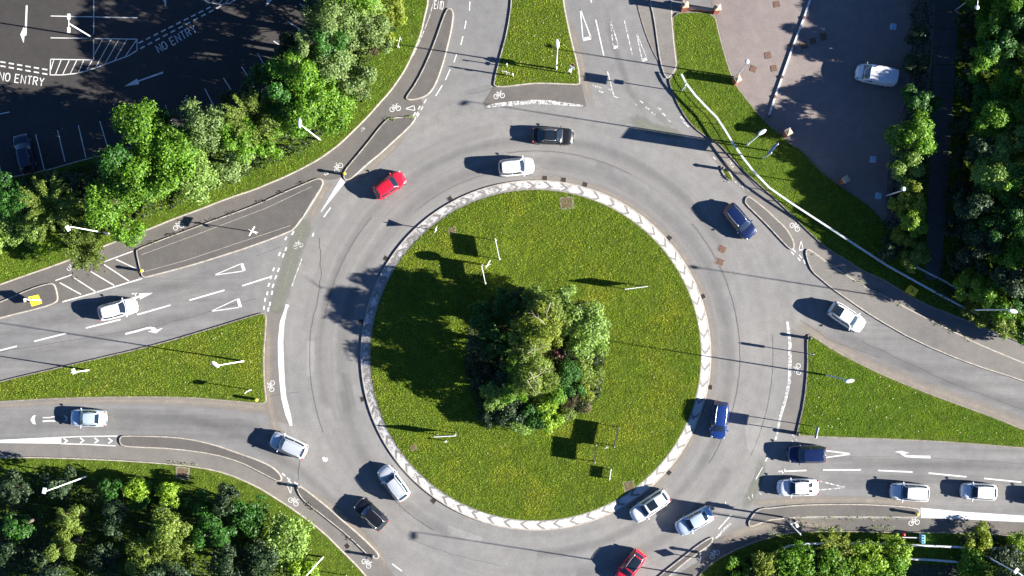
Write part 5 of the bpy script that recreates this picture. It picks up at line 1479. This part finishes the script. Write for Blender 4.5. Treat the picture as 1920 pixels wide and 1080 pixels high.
tree(-10, 445, 40, 3.0, 'fresh', 'low green shrub cut by the left edge', GN, style='shrub', size=.24)
tree(85, 455, 36, 2.0, 'lime', 'low lime green ground shrub left of the spilling shrub', GN, style='shrub', size=.22)
# central planting
tree(905, 600, 42, 5.0, 'deep', 'deep green shrub on the shaded left side of the central planting', GC, size=.24)
tree(945, 570, 38, 6.0, 'deep', 'dark green tree at the upper left of the central planting', GC, size=.24)
tree(1022, 572, 46, 8.3, 'olive', 'olive green tree at the top of the central planting', GC, size=.22, pale=1)
tree(1018, 612, 52, 10.0, 'yellow', 'tall yellowish green tree in the heart of the central planting', GC, size=.20, pale=1)
tree(1096, 608, 52, 6.0, 'fresh', 'large rounded fresh green tree at the upper right of the central planting', GC, size=.26, irregular=.1)
tree(1085, 650, 28, 4.5, 'fresh', 'smaller light green bush under the large rounded one', GC, size=.24, style='shrub')
tree(980, 652, 42, 9.2, 'olive', 'brownish olive tree left of the central gap', GC, size=.20, pale=1)
tree(1000, 705, 50, 8.2, 'olive', 'olive tree with pale bare branches showing on top', GC, size=.20, pale=3)
tree(1066, 712, 38, 5.0, 'deep', 'deep green rounded shrub on the right of the central planting', GC, style='shrub', size=.20)
tree(958, 695, 26, 5, 'bright', 'bright green shrub left of the bare branches', GC, style='shrub', size=.24)
tree(935, 745, 32, 4.5, 'fresh', 'green shrub at the lower left of the central planting', GC, style='shrub', size=.24)
tree(975, 795, 26, 2.8, 'fresh', 'low green shrub at the bottom left edge of the planting', GC, style='shrub', size=.22)
tree(1030, 790, 30, 3.2, 'lime', 'bright rounded bush at the bottom tip of the central planting', GC, style='shrub', size=.24)
tree(1020, 758, 32, 4.0, 'lime', 'yellow green shrub above the bottom tip bush', GC, style='shrub', size=.22)
tree(1048, 662, 10, 3.0, 'maroon', 'dark maroon shrub in the central gap', GC, style='shrub', size=.2)
tree(1012, 660, 9, 3.2, 'maroon', 'maroon shrub under the tall yellowish tree', GC, style='shrub', size=.2)
tree(1085, 750, 32, 1.2, 'brown', 'low brown heather like shrub at the lower right of the planting', GC, style='shrub', size=.16)
tree(1112, 705, 26, 1.2, 'olive', 'low olive ground shrub at the right rim of the planting', GC, style='shrub', size=.16)
tree(1058, 775, 24, 1.0, 'olive', 'low straggly shrub between the bottom bush and the brown one', GC, style='shrub', size=.16)
tree(905, 700, 30, 2.5, 'dark', 'dark shaded shrub on the left rim of the planting', GC, style='shrub', size=.2)
tree(960, 770, 40, 3.2, 'dark', 'dark shrub in the lower left shade of the planting', GC, style='shrub', size=.22)
tree(985, 600, 34, 7, 'dark', 'dark tree filling the upper gap of the planting', GC, size=.22)
# eastern belt
tree(1722, 60, 22, 4.5, 'dark', 'narrow flowering hedge tree at the top beside the stepped path', GE, size=.2)
tree(1716, 120, 24, 4.5, 'dark', 'narrow hedge shrub left of the stepped path, below the topmost one', GE, size=.2, style='shrub')
tree(1722, 195, 36, 6.0, 'deep', 'green shrub covering the stepped path below the van', GE, size=.24)
tree(1715, 255, 48, 7.0, 'bright', 'mid green tree between the yard and the stepped path', GE, size=.26)
tree(1698, 310, 38, 5.5, 'fresh', 'sunlit tree beside the small yard lamp', GE, size=.24)
tree(1706, 365, 36, 5.5, 'yellow', 'yellow green tree right of the small yard lamp', GE, size=.24)
tree(1712, 415, 34, 5.0, 'lime', 'lime green bush halfway down the stepped path', GE, size=.24, style='shrub')
tree(1688, 445, 24, 3.2, 'yellow', 'pale yellow flowering shrub at the tip of the lawn', GE, size=.2, style='shrub')
tree(1712, 482, 34, 3.5, 'olive', 'olive shrub above the thin railing', GE, size=.2, style='shrub')
tree(1672, 465, 30, 3.0, 'dark', 'dark shrub at the narrow end of the lawn', GE, style='shrub', size=.24)
tree(1872, 40, 46, 8.5, 'bright', 'sunlit tree at the top right corner', GE)
tree(1905, 95, 40, 8.0, 'fresh', 'pale sunlit tree at the right edge near the top', GE)
tree(1835, 120, 36, 8, 'bright', 'tree with a single lit clump beside the stepped path', GE)
tree(1880, 165, 46, 6.8, 'bright', 'leafy tree right of the single lit clump', GE)
tree(1855, 228, 46, 7.4, 'bright', 'big sunlit tree level with the parked van shadow', GE)
tree(1900, 265, 44, 7.5, 'fresh', 'yellow green tree at the right edge', GE)
tree(1862, 320, 52, 8.5, 'fresh', 'big pale green tree in the middle of the eastern belt', GE)
tree(1820, 380, 44, 7.5, 'dark', 'dark shaded tree right of the lower stepped path', GE)
tree(1890, 400, 50, 8.5, 'deep', 'dark tree at the right edge below the pale one', GE)
tree(1835, 455, 46, 7, 'dark', 'dark tree above the lowest lit bush of the belt', GE)
tree(1900, 480, 44, 7.5, 'bright', 'partly lit tree at the right edge', GE)
tree(1820, 535, 34, 5, 'lime', 'sunlit bush near the end of the white railing', GE)
tree(1875, 555, 46, 5.5, 'bright', 'bush beneath the right hand lamp head', GE)
tree(1915, 560, 40, 6, 'deep', 'dark bush at the right edge behind the lamp head', GE)
tree(1832, 588, 30, 2.5, 'yellow', 'yellowish shrub over the path edge below the right hand lamp', GE, style='shrub', size=.24)
tree(1880, 605, 36, 3.0, 'olive', 'olive shrub at the right edge beside the path', GE, style='shrub', size=.22)
tree(1930, 622, 34, 3.0, 'bright', 'green shrub cut by the right edge beside the path', GE, style='shrub')
tree(1960, 160, 70, 8.6, 'bright', 'tall tree just outside the right edge near the top', GE)
tree(1965, 330, 70, 10.5, 'deep', 'tall tree just outside the right edge in the middle', GE)
tree(1985, 470, 60, 10, 'deep', 'tall tree outside the right edge beside the dark bushes', GE)
tree(1900, -10, 60, 10, 'bright', 'tall tree above the top right corner', GE)
tree(1830, -50, 60, 9, 'bright', 'tall tree above the stepped path', GE)
# south western wood: dark leaf colour stands in for shade among the crowns
tree(535, 1010, 62, 4.2, 'fresh', 'dense sunlit rounded shrub nearest the south western path', GS, size=.28, style='shrub', irregular=.12)
tree(470, 965, 44, 4.0, 'deep', 'deep green bush at the upper edge of the wood', GS, style='shrub')
tree(425, 940, 34, 4.5, 'dark', 'bush just below the shaded grass edge', GS, style='shrub')
tree(482, 1050, 48, 6, 'dark', 'dark bush left of the lamp in the verge', GS, size=.26)
tree(315, 930, 26, 4.0, 'lime', 'small lime bush in the shade below the brown cover', GS, style='shrub', size=.24)
tree(255, 915, 24, 3.5, 'lime', 'small bright bush second from left below the grass strip', GS, style='shrub', size=.24)
tree(205, 920, 24, 4.0, 'deep', 'bush under the end of the leaning lamp', GS, style='shrub', size=.24)
tree(320, 1000, 50, 8.5, 'olive', 'big olive tree in the middle of the south western wood', GS, size=.24)
tree(275, 1055, 44, 8.0, 'olive', 'olive tree at the bottom edge below the big olive tree', GS, size=.24)
tree(137, 970, 32, 8.0, 'olive', 'slender olive tree below the leaning lamp', GS, size=.22)
tree(120, 1025, 34, 8.5, 'olive', 'olive tree near the lower left corner', GS, size=.22)
tree(75, 1045, 36, 7, 'dark', 'dark tree left of the olive tree near the corner', GS)
tree(38, 985, 38, 7, 'deep', 'dark green tree at the left edge of the wood', GS)
tree(10, 1040, 40, 7.5, 'dark', 'tree in the bottom left corner', GS)
tree(30, 915, 36, 5.5, 'dark', 'dark tree at the left edge under the grass strip', GS)
tree(215, 975, 36, 7, 'dark', 'dark tree between the slender and the big olive trees', GS)
tree(200, 1050, 40, 7, 'dark', 'dark tree at the bottom edge left of the olive tree', GS)
tree(395, 1000, 44, 7, 'deep', 'deep green tree right of the big olive tree', GS)
tree(420, 1060, 44, 7, 'dark', 'dull tree at the bottom edge right of the olive trees', GS, size=.24)
tree(110, 910, 34, 5.5, 'dark', 'dark bush beneath the leaning lamp head', GS)
tree(570, 1075, 40, 3.8, 'lime', 'light shrub at the bottom edge near the thin steel post', GS, style='shrub', size=.26)
tree(300, 1105, 70, 11, 'dark', 'dark tree mostly below the bottom edge of the wood', GS)
tree(470, 1120, 60, 9, 'dark', 'dark tree below the bottom edge near the lamp', GS)
tree(100, 1110, 60, 10, 'dark', 'dark tree below the bottom left corner', GS)
# south eastern verge
tree(1382, 1068, 30, 1.3, 'bright', 'sunlit shrub at the left end of the south eastern verge', GSE, style='shrub')
tree(1440, 1052, 42, 1.9, 'yellow', 'yellow green shrub with golden tips, second from left', GSE, style='shrub', size=.24)
tree(1495, 1055, 44, 2.31, 'bright', 'leafy shrub left of the spiky one', GSE, style='shrub')
tree(1566, 1025, 34, 1.98, 'yellow', 'spiky yellow green shrub poking through the railing', GSE, style='feather', size=.17, name='arching_shrub', lumps=26)
tree(1560, 1062, 44, 2.42, 'bright', 'bright shrub below the spiky one', GSE, style='shrub')
tree(1625, 1055, 44, 2.48, 'lime', 'bright lime shrub left of the underpass', GSE, style='shrub')
tree(1680, 1030, 34, 1.98, 'lime', 'lime shrub at the left end of the parapet rail', GSE, style='shrub', size=.26)
tree(1665, 1075, 44, 2.42, 'bright', 'shrub at the bottom edge beside the underpass', GSE, style='shrub')
tree(1835, 1010, 32, 1.87, 'yellow', 'yellow green shrub right of the underpass railings', GSE, style='shrub', size=.24)
tree(1828, 1058, 40, 2.42, 'bright', 'dark and bright shrub below the right hand yellow green one', GSE, style='shrub')
tree(1890, 1050, 42, 2.2, 'dark', 'dark shrub around the bottom right lamp', GSE, style='shrub')
tree(1915, 1020, 26, 1.87, 'lime', 'lime shrub in the bottom right corner', GSE, style='shrub', size=.24)
tree(1450, 1125, 60, 1.8, 'dark', 'shrub mass below the bottom edge at the south east', GSE)
tree(1900, 1110, 60, 5, 'dark', 'tree below the bottom right corner', GSE)


# fill: inner trees that close the belts, and off-frame ones added to cast shade
tree(1118, 650, 26, 2.6, 'fresh', 'light green bush at the right rim of the planting under the large rounded tree', GC, style='shrub', size=.24)
tree(1095, 690, 24, 2.4, 'olive', 'low olive bush between the deep green shrub and the right rim', GC, style='shrub', size=.2)
tree(1062, 560, 26, 5.0, 'fresh', 'light green tree at the upper rim of the planting', GC, size=.24)
tree(1100, 735, 22, 1.5, 'yellow', 'small yellow green ground shrub at the lower right rim of the planting', GC, style='shrub', size=.18)
tree(965, 735, 30, 6.0, 'bright', 'bright green tree below the bare branches on the left', GC, size=.24)
tree(500, 150, 42, 7.5, 'deep', 'deep green tree overhanging the car park bay lines above the spiky shrub', GN)
tree(540, 95, 36, 8.0, 'dark', 'dark tree on the car park edge, second from the top', GN)
tree(455, 190, 36, 6.5, 'dark', 'dark tree on the car park edge above the spiky shrub', GN)
tree(300, 225, 34, 7.5, 'deep', 'dark green tree behind the pointed bright one on the car park side', GN)
tree(262, 928, 34, 2.2, 'deep', 'low deep green bush below the south western grass strip', GS, style='shrub')
tree(380, 945, 34, 3.0, 'deep', 'low deep green bush under the shaded grass edge', GS, style='shrub')
tree(1818, 40, 26, 4.5, 'dark', 'low dark tree right of the stepped path, topmost', GE)  # dark leaves of this row darken the strip beside the steps like shade
tree(1815, 95, 26, 4.5, 'dark', 'low dark tree right of the stepped path, second from the top', GE)
tree(1812, 165, 28, 4.5, 'dark', 'low dark tree beside the stepped path level with the van', GE)
tree(1806, 235, 28, 4.5, 'dark', 'low dark tree beside the stepped path under the big sunlit tree', GE)
tree(1802, 300, 28, 4.5, 'dark', 'low dark tree beside the stepped path left of the pale green tree', GE)
tree(1798, 360, 28, 4.2, 'dark', 'low dark tree beside the lower part of the stepped path', GE)
tree(1795, 425, 30, 4.0, 'dark', 'low dark tree beside the lowest steps', GE)
tree(1795, 490, 30, 3.5, 'dark', 'low dark tree at the foot of the stepped path', GE)
tree(600, 180, 46, 9.5, 'bright', 'tree filling the belt behind the lamp head, darker than its neighbours', GN)
tree(525, 185, 44, 9.5, 'deep', 'deep green tree on the car park side above the lamp head', GN)
tree(450, 262, 42, 8.5, 'bright', 'green tree between the spiky olive tree and the silvery bush', GN)
tree(325, 345, 46, 8.5, 'bright', 'bright tree overhanging the path behind the upper end of the island', GN)
tree(225, 305, 46, 9.5, 'deep', 'dark green tree behind the bright knobbly one', GN)
tree(610, 80, 44, 12, 'deep', 'dark tree on the car park side near the top edge', GN)
tree(575, 90, 34, 11.5, 'greygreen', 'pale leaved tree leaning over the car park near the top', GN, size=.24)
tree(660, -45, 70, 13.5, 'bright', 'tree added above the top edge to shade the car park', GN)  # trees added above the frame to close gaps in the car park shade
tree(600, -60, 70, 13.5, 'deep', 'dark tree added above the top edge to shade the car park', GN)
tree(530, -70, 60, 13, 'deep', 'further dark tree added above the top edge to shade the car park', GN)
tree(158, 345, 34, 4.0, 'dark', 'dark tree right of the star shaped shrub', GN)
tree(50, 372, 34, 3.0, 'dark', 'dark bush left of the star shaped shrub', GN, style='shrub')
tree(1868, 85, 40, 9.0, 'deep', 'deep green tree in the shade near the top right', GE)
tree(1850, 180, 40, 6.2, 'deep', 'deep green tree in the shade right of the stepped path', GE)
tree(1900, 215, 44, 7.3, 'bright', 'tall leafy tree by the right edge', GE)
tree(1838, 275, 36, 8.0, 'dark', 'dark tree between two sunlit trees of the eastern belt', GE)
tree(1885, 345, 44, 9.0, 'bright', 'bright tree by the right edge beside the pale one', GE)
tree(1860, 430, 46, 8.0, 'deep', 'deep green tree in the darkest part of the eastern belt', GE)
tree(1870, 510, 40, 7.0, 'dark', 'dark tree above the bush with the lamp head', GE)
tree(1920, 30, 50, 9, 'deep', 'tall dark tree at the top right edge', GE)
tree(1925, 420, 50, 9, 'deep', 'tall dark tree at the right edge in the lower half of the belt', GE)
tree(1925, 520, 44, 9, 'dark', 'dark tree cut by the right edge above the lamp', GE)
tree(2040, 60, 90, 10.5, 'deep', 'very tall unseen tree added beyond the right edge for shade, top', GE)  # unseen trees added past the edge to deepen the eastern shade
tree(2050, 240, 90, 10.5, 'deep', 'very tall unseen tree added beyond the right edge for shade, level with the van', GE)
tree(2050, 400, 90, 10.5, 'deep', 'very tall unseen tree added beyond the right edge for shade, level with the railing', GE)
tree(2000, 560, 60, 7, 'deep', 'unseen tree added beyond the right edge for shade beside the path', GE)
tree(1740, -30, 40, 7.5, 'dark', 'dark tree above the top of the hedge', GE)
tree(900, 650, 34, 4.2, 'dark', 'dark shrub at the left middle of the central planting', GC, size=.22)
tree(930, 640, 34, 5.5, 'deep', 'deep green shrub behind the brownish olive tree', GC, size=.22)
tree(940, 700, 34, 4.5, 'dark', 'dark shrub in the deep shade of the central planting', GC, size=.22, style='shrub')
tree(1060, 590, 28, 6.5, 'olive', 'olive tree touching the large rounded one', GC, size=.22)
tree(1040, 730, 32, 4.5, 'bright', 'green shrub below the bare branches', GC, size=.22, style='shrub')
tree(1000, 775, 34, 3.4, 'deep', 'deep green shrub left of the bottom bush', GC, size=.22, style='shrub')
tree(920, 775, 28, 2.5, 'dark', 'dark low shrub at the lower left rim of the planting', GC, size=.22, style='shrub')
tree(985, 560, 30, 6.5, 'dark', 'dark crown at the very top of the central planting', GC, size=.22)

for k_, (ax, ay, ah) in enumerate([(2010, -60, 9.5), (2010, 20, 9.5), (2010, 110, 9.0), (2010, 200, 9.5), (2010, 290, 10), (2010, 380, 10), (2010, 470, 9.5)]):  # unseen row of trees added to shade the yard and eastern belt
    tree(ax, ay, 75, ah, 'deep', 'dark tree number %d in the unseen row added beyond the right edge for shade' % (k_ + 1), GE, size=.4)
# undergrowth: one mass per wood
def undergrowth(poly_px, n_m2, label, kind='under', hmax=1.3, size=.26, seed=3):
    rg = np.random.default_rng(seed)
    poly = [G(*p) for p in poly_px]
    xs = [p[0] for p in poly]; ys = [p[1] for p in poly]
    n = int((max(xs) - min(xs)) * (max(ys) - min(ys)) * n_m2)
    pts = np.column_stack([rg.uniform(min(xs), max(xs), n), rg.uniform(min(ys), max(ys), n)])
    pts = pts[inside(pts, poly)]
    hh = np.array([max(0, mnoise.noise(Vector((p[0] * .5, p[1] * .5, seed))) * 1.1 + .45) for p in pts])
    z = .15 + hh * hmax * rg.uniform(.35, 1.0, len(pts))
    C = np.column_stack([pts, z]); N = rg.normal(size=(len(pts), 3)) * .8 + np.array([0, 0, 1.0])
    v = leaf_quads(C, N, size, rg)
    o = link('undergrowth', np_mesh('undergrowth', v, np.arange(len(v)), 4), LEAF[kind])
    tag(o, label, 'undergrowth', kind='stuff')
undergrowth([(-60, 420), (0, 340), (83, 328), (162, 305), (330, 262), (450, 215), (560, 140), (625, 70), (660, -30), (745, -30), (745, 60), (700, 100), (690, 180), (640, 235), (560, 290), (480, 325), (430, 350), (380, 370), (300, 400), (230, 430), (170, 460), (60, 460), (-60, 470)], 34, 'dark brambles and ivy beneath the north western trees', seed=4)
undergrowth([(-60, 885), (60, 885), (190, 900), (320, 915), (400, 935), (470, 965), (540, 1000), (600, 1060), (620, 1120), (-60, 1120)], 34, 'dark undergrowth covering the floor of the south western wood', seed=5)
undergrowth([(1705, -30), (1748, -30), (1742, 160), (1735, 330), (1728, 500), (1660, 465), (1655, 415), (1680, 300), (1705, 180)], 34, 'undergrowth along the left of the stepped path', seed=6)
undergrowth([(1803, -30), (1990, -30), (1990, 650), (1920, 640), (1815, 600), (1740, 560), (1770, 480), (1790, 300), (1795, 150)], 30, 'dark undergrowth beneath the eastern trees', seed=7, hmax=3.0)
undergrowth([(1340, 1090), (1372, 1062), (1410, 1042), (1470, 1026), (1600, 1012), (1700, 1012), (1700, 1040), (1690, 1120), (1300, 1120)], 34, 'undergrowth among the south eastern shrubs', seed=8, hmax=.8)
undergrowth([(1790, 1000), (1960, 1010), (1960, 1120), (1800, 1120)], 34, 'undergrowth around the bottom right lamp', seed=9)
undergrowth([(880, 590), (930, 550), (1040, 545), (1110, 570), (1140, 620), (1130, 700), (1125, 740), (1090, 770), (1040, 800), (960, 805), (900, 770), (870, 690)], 75, 'low plants on the dark bed of the central planting', hmax=1.3, seed=10, size=.2)
def weeds(path, n, label, seed, kind='olive', spread=.12):
    rg = np.random.default_rng(seed)
    pts = [Vector(G(*p)) for p in path]; cs = []
    segs = [(pts[i + 1] - pts[i]).length for i in range(len(pts) - 1)]; tot = sum(segs)
    for i, l in enumerate(segs):
        m = int(n * l / tot); t = rg.uniform(0, 1, m)
        keep = [max(0, mnoise.noise(Vector(((pts[i] + (pts[i + 1] - pts[i]) * float(q)).x * .9, seed, 0)))) > .05 for q in t]
        t = t[np.array(keep, bool)] if m else t
        q = np.array(pts[i])[None, :2] + np.outer(t, np.array(pts[i + 1] - pts[i])[:2]) + rg.normal(size=(len(t), 2)) * spread
        cs.append(np.column_stack([q, rg.uniform(.03, .2, len(t)) + .06]))
    C = np.vstack(cs); N = rg.normal(size=C.shape) + np.array([0, 0, 1.])
    v = leaf_quads(C, N, .13, rg)
    tag(link('weeds', np_mesh('weeds', v, np.arange(len(v)), 4), LEAF[kind]), label, 'weeds', kind='stuff')
weeds([(258, 468), (300, 450), (375, 422), (480, 384), (530, 361), (592, 334)], 500, 'weeds in the gutter behind the largest western island', 21, 'brown')
weeds([(563, 930), (605, 968), (655, 1008), (690, 1042), (700, 1052)], 300, 'weeds along the back of the narrow south western island', 22, 'brown')
weeds([(1522, 474), (1590, 518), (1690, 573), (1790, 623), (1840, 647)], 500, 'weeds in the seam of the north eastern footway', 23)
weeds([(1440, 1003), (1500, 992), (1600, 990), (1700, 992)], 700, 'weeds along the edge of the south eastern path', 24, 'fresh', .25)
weeds([(1500, 971), (1580, 971), (1590, 972), (1700, 971)], 400, 'weeds behind the island below the white car queue', 25)
weeds([(725, 224), (778, 219)], 200, 'weeds at the blunt end of the tapering island', 26, 'lime')
weeds([(1352, 314), (1362, 328), (1372, 338)], 220, 'weeds on the tiny teardrop island', 27)
weeds([(110, 532), (112, 550), (116, 562), (130, 525), (170, 508), (200, 492)], 400, 'dead weeds beside the hatched marking', 28, 'brown', .3)
weeds([(300, 866), (380, 873), (392, 875)], 150, 'weeds at the kerb of the south western verge', 29, 'yellow')
